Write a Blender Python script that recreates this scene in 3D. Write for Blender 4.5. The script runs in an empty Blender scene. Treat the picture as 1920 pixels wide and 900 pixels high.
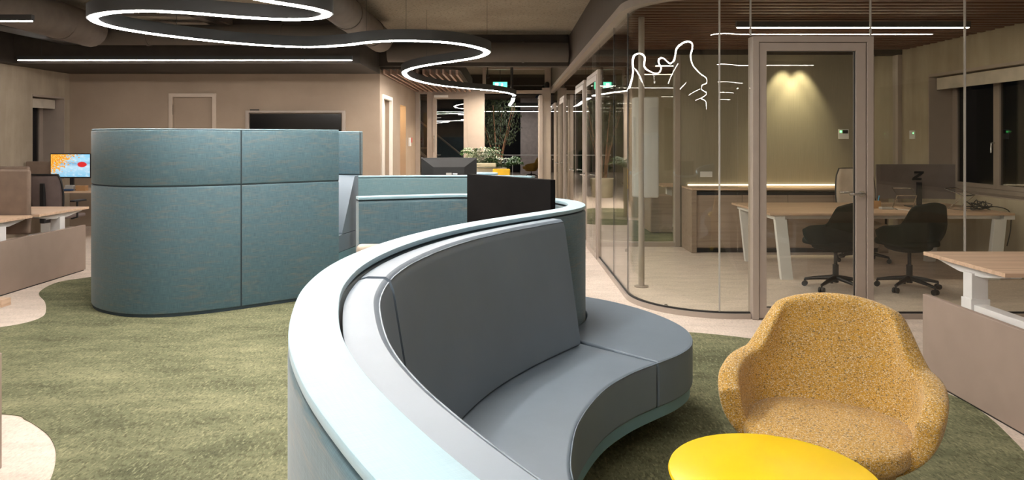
import bpy, math, random
from mathutils import Vector, Matrix, Euler
PI = math.pi
R_ = math.radians
random.seed(7)
S = bpy.context.scene
col = S.collection

# ------------------------------------------------------------------ camera, world, exposure
F = 1340.0; H = 1.55; CX = 950.0; HY = 262.0          # focal length in px of a 1920 px wide frame, eye height, vanishing point
cd = bpy.data.cameras.new('camera'); cam = bpy.data.objects.new('camera', cd); col.objects.link(cam)
cam.location = (0, 0, H); cam.rotation_euler = (R_(90), 0, 0)
cd.sensor_width = 36; cd.lens = F * 36 / 1920
cd.shift_x = (960 - CX) / 1920; cd.shift_y = -(450 - HY) / 1920
cd.clip_start = 0.05; cd.clip_end = 100
S.camera = cam
w = bpy.data.worlds.new('world'); S.world = w; w.use_nodes = True
w.node_tree.nodes['Background'].inputs[0].default_value = (0.05, 0.055, 0.07, 1)
w.node_tree.nodes['Background'].inputs[1].default_value = 0.04
S.view_settings.view_transform = 'Standard'; S.view_settings.look = 'None'
S.view_settings.exposure = 1.0; S.view_settings.gamma = 1.0
S.view_settings.use_curve_mapping = False
E_CURVE = 58.0        # emission of the winding pendant
E_LINE = 46.0         # emission of the linear pendants
E_ROOM = 48.0         # meeting rooms
COOL = (1.0, 0.93, 0.86); WARM = (1.0, 0.85, 0.66)

# ------------------------------------------------------------------ materials
def new_mat(name):
    m = bpy.data.materials.new(name); m.use_nodes = True
    nt = m.node_tree
    return m, nt, nt.nodes['Principled BSDF']
def lnk(nt, a, b): nt.links.new(a, b)
def coords(nt, uv=False, scale=(1, 1, 1), rot=(0, 0, 0)):
    tc = nt.nodes.new('ShaderNodeTexCoord'); mp = nt.nodes.new('ShaderNodeMapping')
    lnk(nt, tc.outputs['UV' if uv else 'Object'], mp.inputs[0])
    mp.inputs['Scale'].default_value = scale; mp.inputs['Rotation'].default_value = rot
    return mp.outputs[0]
def noise(nt, vec, scale, detail=3, rough=.55):
    n = nt.nodes.new('ShaderNodeTexNoise'); lnk(nt, vec, n.inputs['Vector'])
    n.inputs['Scale'].default_value = scale; n.inputs['Detail'].default_value = detail; n.inputs['Roughness'].default_value = rough
    return n.outputs['Fac']
def ramp(nt, fac, stops):
    r = nt.nodes.new('ShaderNodeValToRGB'); lnk(nt, fac, r.inputs[0])
    e = r.color_ramp.elements
    while len(e) < len(stops): e.new(0.5)
    for k, (p, c) in enumerate(stops):
        e[k].position = p; e[k].color = (*c, 1) if len(c) == 3 else c
    return r.outputs[0]
def mix(nt, a, b, fac, mode='MIX'):
    n = nt.nodes.new('ShaderNodeMix'); n.data_type = 'RGBA'; n.blend_type = mode
    for s, v in ((n.inputs[6], a), (n.inputs[7], b)):
        if isinstance(v, tuple): s.default_value = (*v, 1)
        else: lnk(nt, v, s)
    if isinstance(fac, (int, float)): n.inputs[0].default_value = fac
    else: lnk(nt, fac, n.inputs[0])
    return n.outputs[2]
def bump(nt, bs, h, strength=.2, dist=.01):
    b = nt.nodes.new('ShaderNodeBump'); b.inputs['Strength'].default_value = strength; b.inputs['Distance'].default_value = dist
    lnk(nt, h, b.inputs['Height']); lnk(nt, b.outputs[0], bs.inputs['Normal'])
def plain(name, c, rough=.5, metal=0, var=.12, scale=6, bmp=0, bscale=200):
    m, nt, bs = new_mat(name)
    v = coords(nt); n = noise(nt, v, scale)
    d = tuple(max(0, x * (1 - var)) for x in c); u = tuple(min(1, x * (1 + var)) for x in c)
    lnk(nt, ramp(nt, n, [(.3, d), (.7, u)]), bs.inputs['Base Color'])
    bs.inputs['Roughness'].default_value = rough; bs.inputs['Metallic'].default_value = metal
    if bmp: bump(nt, bs, noise(nt, v, bscale, 2), bmp, .003)
    return m
def emit(name, c, s):
    m, nt, bs = new_mat(name)
    bs.inputs['Base Color'].default_value = (.8, .8, .8, 1)
    bs.inputs['Emission Color'].default_value = (*c, 1); bs.inputs['Emission Strength'].default_value = s
    return m
def glass(name, tint=(.97, .98, .96), k=.045):
    m = bpy.data.materials.new(name); m.use_nodes = True; nt = m.node_tree; nt.nodes.clear()
    out = nt.nodes.new('ShaderNodeOutputMaterial'); mx = nt.nodes.new('ShaderNodeMixShader')
    tr = nt.nodes.new('ShaderNodeBsdfTransparent'); tr.inputs[0].default_value = (*tint, 1)
    gl = nt.nodes.new('ShaderNodeBsdfGlossy'); gl.inputs['Roughness'].default_value = 0.0
    ge = nt.nodes.new('ShaderNodeNewGeometry')
    dt = nt.nodes.new('ShaderNodeVectorMath'); dt.operation = 'DOT_PRODUCT'
    lnk(nt, ge.outputs['Normal'], dt.inputs[0]); lnk(nt, ge.outputs['Incoming'], dt.inputs[1])
    def M(op, a, b=None):
        n = nt.nodes.new('ShaderNodeMath'); n.operation = op
        for i, q in enumerate((a, b)):
            if q is None: continue
            if isinstance(q, (int, float)): n.inputs[i].default_value = q
            else: lnk(nt, q, n.inputs[i])
        return n.outputs[0]
    c = M('ABSOLUTE', dt.outputs['Value']); p = M('POWER', M('SUBTRACT', 1.0, c), 5.0)
    fr = M('MINIMUM', M('ADD', M('MULTIPLY', p, 1 - k), k), .9)
    lnk(nt, fr, mx.inputs[0]); lnk(nt, tr.outputs[0], mx.inputs[1]); lnk(nt, gl.outputs[0], mx.inputs[2])
    lnk(nt, mx.outputs[0], out.inputs[0])
    return m
def teal_fabric(name, base, dark, fleck, uv=True, rust=.35):
    m, nt, bs = new_mat(name)
    a = noise(nt, coords(nt, uv, (14, 420, 420)), 1.0, 2)
    b = noise(nt, coords(nt, uv, (420, 14, 14)), 1.0, 2)
    big = noise(nt, coords(nt, uv, (4, 30, 30)), 1.0, 5)
    s = mix(nt, ramp(nt, a, [(.37, dark), (.63, base)]), ramp(nt, b, [(.37, dark), (.63, base)]), .5)
    fl = mix(nt, s, fleck, ramp(nt, mix(nt, a, big, .5), [(.52, (0, 0, 0)), (.62, (rust,) * 3)]))
    lnk(nt, fl, bs.inputs['Base Color'])
    bs.inputs['Roughness'].default_value = .62; bs.inputs['Sheen Weight'].default_value = .25
    bump(nt, bs, mix(nt, a, b, .5), .15, .002)
    return m
def leather(name, c):
    m, nt, bs = new_mat(name)
    v = coords(nt)
    n = noise(nt, v, 2.2, 5, .6)
    lnk(nt, ramp(nt, n, [(.3, tuple(x * .9 for x in c)), (.62, c), (.8, (c[0] * 1.12, c[1] * 1.04, c[2] * .97))]), bs.inputs['Base Color'])
    bs.inputs['Roughness'].default_value = .48
    bump(nt, bs, noise(nt, v, 350, 2), .06, .001)
    return m
def wood(name, light, dark, axis='x', rough=.45):
    m, nt, bs = new_mat(name)
    sc = (1.2, 26, 26) if axis == 'x' else (26, 1.2, 26)
    n = noise(nt, coords(nt, False, sc), 1.0, 5, .6)
    k = noise(nt, coords(nt, False, (2.5, 2.5, 2.5)), 1.0, 2)
    c = ramp(nt, n, [(.3, dark), (.55, light), (.8, tuple(min(1, x * 1.08) for x in light))])
    lnk(nt, mix(nt, c, tuple(x * .8 for x in dark), ramp(nt, k, [(.64, (0, 0, 0)), (.72, (.4, .4, .4))])), bs.inputs['Base Color'])
    bs.inputs['Roughness'].default_value = rough
    return m
def plaster(name, light, dark, sc=(1, 1, 1), streak=True, bs_=.25):
    m, nt, bs = new_mat(name)
    v = coords(nt, False, sc)
    a = noise(nt, v, 1.3, 6, .62)
    b = noise(nt, coords(nt, False, (5, 5, .7)), 1.0, 5, .6)
    c = ramp(nt, a, [(.3, dark), (.68, light)])
    if streak: c = mix(nt, c, ramp(nt, b, [(.35, dark), (.7, light)]), .5)
    lnk(nt, c, bs.inputs['Base Color']); bs.inputs['Roughness'].default_value = .8
    bump(nt, bs, noise(nt, v, 40, 4), bs_, .01)
    return m
def rough_concrete():
    m, nt, bs = new_mat('rough concrete ceiling')
    v = coords(nt)
    a = noise(nt, v, .9, 5); f = noise(nt, v, 26, 5, .75)
    c = ramp(nt, a, [(.3, (.27, .23, .175)), (.7, (.37, .32, .245))])
    lnk(nt, mix(nt, c, (.07, .06, .045), ramp(nt, f, [(.34, (.85,) * 3), (.47, (0, 0, 0))])), bs.inputs['Base Color'])
    bs.inputs['Roughness'].default_value = .95
    bump(nt, bs, f, .6, .02)
    return m
def carpet(name, light, dark, mid, fine=95, big=2.0, stretch=(1, 2.2, 1), rot=0, soft=1.0):
    m, nt, bs = new_mat(name)
    v = coords(nt)
    a = noise(nt, coords(nt, False, stretch, (0, 0, rot)), big, 7, .68)
    f = noise(nt, coords(nt, False, (1, .5, 1), (0, 0, R_(35))), fine, 3, .7)
    f2 = noise(nt, coords(nt, False, (1, .3, 1), (0, 0, R_(-38))), fine * 1.2, 2, .6)
    c = ramp(nt, a, [(.34, dark), (.5, mid), (.66, light)])
    c = mix(nt, c, tuple(x * .45 for x in dark), ramp(nt, f, [(.36, (.55 * soft,) * 3), (.52, (0, 0, 0))]))
    c = mix(nt, c, tuple(min(1, x * 1.5) for x in light), ramp(nt, f2, [(.55, (0, 0, 0)), (.7, (.5 * soft,) * 3)]))
    lnk(nt, c, bs.inputs['Base Color']); bs.inputs['Roughness'].default_value = .95
    bs.inputs['Specular IOR Level'].default_value = .15
    bump(nt, bs, f, .5, .006)
    return m
def tweed(name, base, light, dark, sc=1.0):
    m, nt, bs = new_mat(name)
    a = noise(nt, coords(nt, False, (170 * sc, 170 * sc, 330 * sc)), 1.0, 2, .6)
    b = noise(nt, coords(nt, False, (110 * sc, 110 * sc, 190 * sc)), 1.0, 2, .7)
    g = noise(nt, coords(nt, False, (9, 9, 16)), 1.0, 3)
    c = ramp(nt, g, [(.3, tuple(x * .85 for x in base)), (.7, base)])
    c = mix(nt, c, light, ramp(nt, a, [(.53, (0, 0, 0)), (.63, (.9,) * 3)]))
    c = mix(nt, c, dark, ramp(nt, b, [(.36, (.85,) * 3), (.45, (0, 0, 0))]))
    lnk(nt, c, bs.inputs['Base Color']); bs.inputs['Roughness'].default_value = .85
    bs.inputs['Sheen Weight'].default_value = .2
    bump(nt, bs, mix(nt, a, b, .5), .5, .004)
    return m

TEAL = teal_fabric('teal woven fabric', (.082, .158, .19), (.030, .075, .098), (.17, .14, .10), rust=.5)
TEAL2 = teal_fabric('pale teal woven fabric', (.125, .225, .26), (.08, .16, .19), (.26, .24, .20), rust=.25)
RIM = teal_fabric('light blue rim fabric', (.27, .42, .49), (.24, .385, .455), (.28, .42, .48), rust=.1)
GAP = plain('dark seam', (.02, .035, .045), .8)
LEATHER = leather('grey leather', (.148, .192, .240))
PLINTH = plain('teal plinth paint', (.14, .27, .32), .45, var=.04)
BLACKM = plain('black plastic', (.012, .012, .013), .45)
TVB = plain('matt black', (.008, .007, .007), .9)
TVB.node_tree.nodes['Principled BSDF'].inputs['Specular IOR Level'].default_value = .08
BLACKG = plain('black gloss', (.008, .008, .009), .12)
DARKM = plain('dark metal', (.035, .035, .036), .5, .0)
LAMPB = plain('charcoal lamp body', (.055, .057, .06), .6, var=.05)
FRAME = plain('taupe metal frame', (.36, .30, .255), .42, .0, var=.04)
FRAMED = plain('dark frame gasket', (.02, .02, .02), .5)
TAUPE = plain('taupe panel', (.33, .25, .205), .55, var=.04)
WHITE = plain('white metal', (.75, .75, .74), .35, var=.03)
WHITEW = plain('white paint', (.72, .68, .62), .5, var=.03)
CHROME = plain('brushed steel', (.6, .6, .58), .25, 1.0)
OAK = wood('pale oak top', (.66, .47, .33), (.50, .33, .21), 'x')
OAKY = wood('pale oak edge', (.70, .52, .37), (.56, .38, .26), 'y')
WALNUT = wood('dark slat wood', (.16, .075, .045), (.11, .05, .03), 'x', .6)
SLATB = plain('slat ceiling back', (.006, .004, .003), .9)
CABW = wood('taupe cabinet wood', (.34, .26, .20), (.27, .20, .15), 'x')
CONC = rough_concrete()
WALLB = plaster('tan wallcovering', (.36, .28, .21), (.31, .235, .175), streak=False, bs_=.1)
WALLC = plaster('raw plaster wall', (.47, .40, .31), (.30, .25, .185))
WALLD = plaster('raw plaster window wall', (.50, .44, .33), (.33, .28, .20))
GRASS = plaster('woven wallcovering', (.30, .27, .20), (.245, .22, .16), sc=(110, 110, 2.0), streak=False, bs_=.1)
DARKC = plain('dark painted soffit', (.045, .036, .028), .85)
DUCTM = plain('painted duct', (.13, .105, .085), .7)
BULK = plain('bulkhead paint', (.10, .082, .066), .7, var=.05)
BEIGE = carpet('beige carpet', (.74, .63, .55), (.60, .51, .44), (.68, .58, .50), soft=.45, fine=60, big=2.6, stretch=(1, 3, 1))
GREEN = carpet('green carpet', (.255, .255, .15), (.095, .102, .058), (.17, .175, .10), fine=70, big=1.5, stretch=(.8, 2.0, 1), rot=R_(8))
YEL = plain('yellow lacquer', (.92, .62, .004), .32, var=.015)
MUST = tweed('mustard tweed', (.52, .285, .028), (.72, .64, .47), (.09, .065, .03))
ORW = wood('orange wood', (.42, .24, .11), (.32, .17, .08))
MUSTP = plain('mustard upholstery', (.50, .30, .06), .8)
YELF = plain('yellow upholstery', (.80, .48, .02), .7)
VELV = plain('dark green velvet', (.007, .011, .008), .85, bmp=.2)
VELV.node_tree.nodes['Principled BSDF'].inputs['Specular IOR Level'].default_value = .15
FELT = plain('brown felt', (.20, .145, .11), .95, bmp=.4, bscale=300)
FELTL = plain('beige felt', (.50, .42, .34), .95, bmp=.4, bscale=300)
MESHM = plain('grey brown chair mesh', (.17, .13, .12), .8, bmp=.4, bscale=400)
GLASS = glass('partition glass', (.965, .97, .945))
GLASSW = glass('window glass', (.5, .5, .5), .05)
LEAF = plain('leaf green', (.05, .12, .03), .45, var=.5, scale=9)
LEAFD = plain('dark tree leaf', (.03, .05, .018), .5, var=.5, scale=9)
LEAFW = plain('white green leaf', (.55, .60, .42), .5, var=.4, scale=14)
BARK = plain('bark', (.22, .12, .07), .8)
POTM = plain('beige planter', (.45, .40, .28), .6)
BLUET = plain('light blue table', (.25, .45, .58), .35)
BLIND = plain('roller blind', (.55, .50, .42), .7)
NIGHT = plain('night dark', (.004, .004, .005), .3)
GREYBOX = plain('grey box metal', (.42, .40, .37), .4, var=.03)
M_CURVE = emit('pendant diffuser', COOL, E_CURVE)
M_RIGHT = emit('linear diffuser right', COOL, 26.0)
M_LINE = emit('linear diffuser', COOL, E_LINE)
M_ROOM = emit('warm linear diffuser', WARM, E_ROOM)
M_FAR = emit('dim linear diffuser', (1, .95, .9), 4.0)
M_STRIP = emit('counter light strip', (1, .82, .55), 1.6)

# ------------------------------------------------------------------ mesh building
def world_of(o):
    m = Matrix.Identity(4)
    while o:
        m = Matrix.Translation(o.location) @ o.rotation_euler.to_matrix().to_4x4() @ m
        o = o.parent
    return m
def props(o, label=None, cat=None, group=None, kind=None):
    if label: o['label'] = label
    if cat: o['category'] = cat
    if group: o['group'] = group
    if kind: o['kind'] = kind
    return o
def empty(name, loc=(0, 0, 0), rz=0, label=None, cat=None, group=None, kind=None):
    o = bpy.data.objects.new(name, None); col.objects.link(o)
    o.location = loc; o.rotation_euler = (0, 0, rz); o.empty_display_size = .1
    return props(o, label, cat, group, kind)
class MB:
    def __init__(s): s.v = []; s.f = []; s.uv = {}
    def add(s, vs, fs):
        b = len(s.v); s.v += [tuple(p) for p in vs]; s.f += [[b + i for i in f] for f in fs]; return s
    def box(s, x0, x1, y0, y1, z0, z1, m=None):
        s.nb = getattr(s, 'nb', -1) + 1; e = (s.nb % 7) * .00025          # hair-thin steps where bars meet, as real joints have
        x0 -= e; x1 += e; y0 -= e; y1 += e; z1 += e
        vs = [Vector((x, y, z)) for z in (z0, z1) for y in (y0, y1) for x in (x0, x1)]
        if m: vs = [m @ q for q in vs]
        return s.add(vs, [(0, 2, 3, 1), (4, 5, 7, 6), (0, 1, 5, 4), (2, 6, 7, 3), (0, 4, 6, 2), (1, 3, 7, 5)])
    def prism(s, poly, z0, z1, m=None):
        n = len(poly)
        a = sum(poly[i][0] * poly[(i + 1) % n][1] - poly[(i + 1) % n][0] * poly[i][1] for i in range(n))
        if a < 0: poly = list(reversed(poly))
        vs = [Vector((x, y, z0)) for x, y in poly] + [Vector((x, y, z1)) for x, y in poly]
        if m: vs = [m @ q for q in vs]
        return s.add(vs, [list(range(n))[::-1], list(range(n, 2 * n))] + [(i, (i + 1) % n, n + (i + 1) % n, n + i) for i in range(n)])
    def tube(s, pts, r, n=10, r2=None, caps=True):
        pts = [Vector(p) for p in pts]; k = len(pts); rings = []
        up = None
        for i, p in enumerate(pts):
            d = (pts[min(i + 1, k - 1)] - pts[max(i - 1, 0)]).normalized()
            if up is None: up = Vector((0, 0, 1)) if abs(d.z) < .9 else Vector((1, 0, 0))
            a = d.cross(up).normalized(); b = a.cross(d).normalized(); up = b
            rr = r if r2 is None else r + (r2 - r) * i / max(1, k - 1)
            if isinstance(r, (list, tuple)): rr = r[i]
            rings.append([p + (a * math.cos(t) + b * math.sin(t)) * rr for t in [2 * PI * j / n for j in range(n)]])
        fs = []
        for i in range(k - 1):
            for j in range(n): fs.append((i * n + j, i * n + (j + 1) % n, (i + 1) * n + (j + 1) % n, (i + 1) * n + j))
        if caps: fs += [list(range(n))[::-1], list(range((k - 1) * n, k * n))]
        return s.add([q for r_ in rings for q in r_], fs)
    def lathe(s, prof, c=(0, 0, 0), n=32):
        vs = []; fs = []
        for (r, z) in prof:
            for j in range(n):
                t = 2 * PI * j / n; vs.append((c[0] + r * math.cos(t), c[1] + r * math.sin(t), c[2] + z))
        k = len(prof)
        for i in range(k - 1):
            for j in range(n): fs.append((i * n + j, i * n + (j + 1) % n, (i + 1) * n + (j + 1) % n, (i + 1) * n + j))
        fs += [list(range(n))[::-1], list(range((k - 1) * n, k * n))]
        return s.add(vs, fs)
    def sweep(s, path, prof, caps=True):
        """path: list of (x,y); prof: closed loop of (offset to the right of travel, z)"""
        k = len(path); n = len(prof); b = len(s.v); L = 0
        nr = normals(path)
        pl = [0]
        for i in range(n): pl.append(pl[-1] + math.hypot(prof[(i + 1) % n][0] - prof[i][0], prof[(i + 1) % n][1] - prof[i][1]))
        us = [0]
        for i in range(k - 1): us.append(us[-1] + math.hypot(path[i + 1][0] - path[i][0], path[i + 1][1] - path[i][1]))
        for i in range(k):
            for (o, z) in prof: s.v.append((path[i][0] + nr[i][0] * o, path[i][1] + nr[i][1] * o, z))
        for i in range(k - 1):
            for j in range(n):
                s.uv[len(s.f)] = [(us[i], pl[j]), (us[i], pl[j + 1]), (us[i + 1], pl[j + 1]), (us[i + 1], pl[j])]
                s.f.append([b + i * n + j, b + i * n + (j + 1) % n, b + (i + 1) * n + (j + 1) % n, b + (i + 1) * n + j])
        if caps:
            for base, rev in ((b, False), (b + (k - 1) * n, True)):
                f = list(range(base, base + n)); q = [(p[0], p[1]) for p in prof]
                if not rev: f = f[::-1]; q = q[::-1]
                s.uv[len(s.f)] = q; s.f.append(f)
        return s
    def build(s, name, mat, parent=None, bevel=0, smooth=None, sub=0, segs=3, **kw):
        me = bpy.data.meshes.new(name)
        inv = world_of(parent).inverted() if (parent and kw.pop('world', True)) else (kw.pop('world', None), Matrix.Identity(4))[1]
        me.from_pydata([inv @ Vector(p) for p in s.v], [], s.f)
        if s.uv:
            ul = me.uv_layers.new(name='UVMap')
            for pi, cs in s.uv.items():
                p = me.polygons[pi]
                for li, c in zip(p.loop_indices, cs): ul.data[li].uv = c
        me.materials.append(mat)
        import bmesh
        bm = bmesh.new(); bm.from_mesh(me); bmesh.ops.recalc_face_normals(bm, faces=bm.faces); bm.to_mesh(me); bm.free()
        if smooth is not None or bevel or sub:
            me.shade_smooth(); me.set_sharp_from_angle(angle=R_(smooth if smooth is not None else 40))
        o = bpy.data.objects.new(name, me); col.objects.link(o); o.parent = parent
        if bevel:
            b = o.modifiers.new('bevel', 'BEVEL'); b.width = bevel; b.segments = segs; b.limit_method = 'ANGLE'; b.angle_limit = R_(40); b.harden_normals = False
            me.shade_smooth()
            if bevel < .006 or True:
                try: me.set_sharp_from_angle(angle=R_(180))
                except Exception: pass
                wn = o.modifiers.new('wn', 'WEIGHTED_NORMAL'); wn.keep_sharp = True
        if sub:
            b = o.modifiers.new('sub', 'SUBSURF'); b.levels = sub; b.render_levels = sub
            me.set_sharp_from_angle(angle=R_(180))
        return props(o, kw.get('label'), kw.get('cat'), kw.get('group'), kw.get('kind'))
def local(mb, name, mat, parent, **kw):       # mesh already written in the parent's own coordinates
    return mb.build(name, mat, parent, world=False, **kw)
def normals(path):
    k = len(path); out = []
    for i in range(k):
        a = path[max(i - 1, 0)]; c = path[min(i + 1, k - 1)]
        dx, dy = c[0] - a[0], c[1] - a[1]; l = math.hypot(dx, dy) or 1
        out.append((dy / l, -dx / l))
    return out
def spline(pts, n=8, closed=False):
    out = []; k = len(pts)
    rng = range(k) if closed else range(k - 1)
    for i in rng:
        g = (lambda j: pts[j % k]) if closed else (lambda j: pts[max(0, min(k - 1, j))])
        p0, p1, p2, p3 = g(i - 1), g(i), g(i + 1), g(i + 2)
        for j in range(n):
            t = j / n
            out.append(tuple(.5 * (2 * p1[d] + (-p0[d] + p2[d]) * t + (2 * p0[d] - 5 * p1[d] + 4 * p2[d] - p3[d]) * t * t + (-p0[d] + 3 * p1[d] - 3 * p2[d] + p3[d]) * t ** 3) for d in range(len(p1))))
    if not closed: out.append(tuple(pts[-1]))
    return out
def smooth_path(pts, it=2):
    for _ in range(it):
        pts = [pts[0]] + [tuple((pts[i - 1][d] + 2 * pts[i][d] + pts[i + 1][d]) / 4 for d in range(2)) for i in range(1, len(pts) - 1)] + [pts[-1]]
    return pts
def offs(path, o):
    return [(p[0] + n[0] * o, p[1] + n[1] * o) for p, n in zip(path, normals(path))]
def near(path, q): return min(range(len(path)), key=lambda i: (path[i][0] - q[0]) ** 2 + (path[i][1] - q[1]) ** 2)
def rrect(x0, x1, z0, z1, r, n=4):
    out = []
    for cx, cz, a in ((x1 - r, z0 + r, -90), (x1 - r, z1 - r, 0), (x0 + r, z1 - r, 90), (x0 + r, z0 + r, 180)):
        for i in range(n + 1):
            t = R_(a + 90 * i / n); out.append((cx + r * math.cos(t), cz + r * math.sin(t)))
    return out
def struct(mb, name, mat, **kw): return mb.build(name, mat, kind='structure', **kw)
def copy_tree(o, parent=None):
    c = o.copy(); col.objects.link(c); c.parent = parent
    for ch in [x for x in bpy.data.objects if x.parent == o and x != c]: copy_tree(ch, c)
    return c

# ------------------------------------------------------------------ the shell
XL, XR, YB = -7.83, 5.72, 12.8
ZC, ZL, ZR = 3.42, 2.73, 2.84
def wall_open(mb, axis, c0, c1, u0, u1, z0, z1, holes):
    """wall slab between c0..c1 across, u0..u1 along, with rectangular holes (ua,ub,za,zb)"""
    us = sorted({u0, u1, *[h[0] for h in holes], *[h[1] for h in holes]})
    for a, b in zip(us, us[1:]):
        zs = [(z0, z1)]
        for h in holes:
            if h[0] <= a + 1e-6 and h[1] >= b - 1e-6:
                nz = []
                for q in zs:
                    if h[2] > q[0]: nz.append((q[0], min(h[2], q[1])))
                    if h[3] < q[1]: nz.append((max(h[3], q[0]), q[1]))
                zs = nz
        for q in zs:
            if axis == 'y': mb.box(c0, c1, a, b, q[0], q[1])
            else: mb.box(a, b, c0, c1, q[0], q[1])
    return mb
struct(MB().box(-9, 9, -14, 36, -.1, 0), 'floor', BEIGE)
struct(MB().box(-9, 1.25, -14, 36, ZC, ZC + .2), 'ceiling', CONC)
struct(MB().box(1.25, 9, -14, 6.0, ZC, ZC + .2), 'ceiling', CONC)
# left plaster wall with a deep window niche
struct(wall_open(MB(), 'y', XL - .45, XL, -14, YB, 0, ZC, [(11.80, 12.64, .86, 2.28), (6.2, 9.6, .86, 2.28), (1.0, 4.6, .86, 2.28)]), 'wall_left', WALLC)
struct(wall_open(MB(), 'x', YB, YB + .2, XL - .45, -2.27, 0, ZC, [(-6.03, -5.22, 0, 2.33)]), 'wall_back', WALLB)
struct(MB().box(-9, 9, -14.2, -14, 0, ZC), 'wall_behind', WALLC)
# mass between open office and stairs: corridor side wall with a white door and a lit recess
struct(wall_open(MB(), 'y', -2.47, -2.272, YB + .2, 17.8, 0, ZL + .1, [(13.05, 14.0, 0, 2.33), (15.25, 16.1, 0, 2.30)]), 'wall_corridor', WALLB)
struct(MB().box(XL, -2.47, YB + 2, YB + 2.1, 0, ZC), 'wall_core', WALLB)
struct(wall_open(MB(), 'y', XR, XR + .45, -14, 22, 0, ZC, [(6.9, 9.67, .87, 2.41), (11.4, 13.6, .87, 2.41), (.6, 4.4, .87, 2.41)]), 'wall_right', WALLD)
# dark soffit along the back wall and the left wall
struct(MB().box(XL, -2.27, 11.05, YB, ZL, ZC), 'ceiling', DARKC)
struct(MB().box(XL, -7.62, -14, 11.05, ZL, ZC), 'ceiling', DARKC)
struct(MB().box(-2.27, 1.1, 12.7, 12.95, 2.86, ZC), 'ceiling', DARKC)
# bulkhead over the glass, following its rounded corner
def corner(o, n=14):
    r = .8 + o
    return [(1.99 - r * math.cos(R_(90 * i / n)), 7.0 - r * math.sin(R_(90 * i / n))) for i in range(n + 1)]
gpath = [(1.19, 19.0), (1.19, 16.0), (1.19, 13.0), (1.19, 10.0), (1.19, 8.0)] + corner(0) + [(3.0, 6.2), (4.4, 6.2), (XR, 6.2)]
struct(MB().sweep(gpath, [(-.10, ZR), (.07, ZR), (.07, ZC), (-.10, ZC)]), 'ceiling', BULK, smooth=30)
struct(MB().sweep(gpath, [(-.02, ZR - .05), (.085, ZR - .05), (.085, ZR + .025), (-.02, ZR + .025)]), 'trim_1', FRAME, smooth=30)

# ------------------------------------------------------------------ green carpet inlay
g1 = [(-4.69, 8.05), (-4.87, 7.75), (-4.74, 7.25), (-4.42, 6.84), (-4.19, 6.5), (-4.06, 6.25), (-4.07, 6.03), (-4.25, 5.84), (-4.7, 5.55), (-4.9, 5.0),
      (-4.5, 4.4), (-3.6, 4.12), (-2.83, 4.03), (-2.66, 3.95), (-2.50, 3.83), (-2.36, 3.70), (-2.22, 3.52), (-2.08, 3.26), (-1.95, 2.9), (-1.95, 2.2), (-1.9, 1.2), (-1.2, .2),
      (0, -.3), (1.0, .2), (1.7, 1.1), (2.15, 2.2), (2.42, 3.1), (2.60, 3.65), (2.70, 4.06), (2.68, 4.4), (2.5, 4.95), (2.2, 5.34), (1.97, 5.52), (1.70, 5.66), (1.44, 5.75), (1.1, 5.80), (.7, 5.95),
      (.2, 6.6), (.1, 7.6), (.15, 8.9), (-.4, 9.7), (-1.6, 9.6), (-3.2, 9.3), (-4.1, 8.8)]
GC = empty('green_carpet', (-1, 4, 0), label='mottled green carpet with a wavy edge set into the beige carpet', cat='carpet')
MB().prism(spline(g1, 8, True), .0, .004).build('carpet_pile', GREEN, GC)
for k, (pts, lab) in enumerate([([(-.3, 13.2), (.6, 13.0), (1.1, 13.8), (1.0, 15.2), (.2, 16.2), (-.6, 15.6), (-.8, 14.2)], 'far green carpet patch on the corridor floor before the end doors'),
                     ([(1.35, 11.3), (2.2, 10.9), (3.3, 11.2), (3.6, 12.2), (2.9, 13.4), (1.7, 14.0), (1.3, 13.2)], 'green carpet patch on the floor of the second glass room')]):
    c = empty('green_carpet', (pts[0][0], pts[0][1], 0), label=lab, cat='carpet')
    MB().prism(spline(pts, 8, True), 0, .004).build('carpet_pile', GREEN, c)

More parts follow.
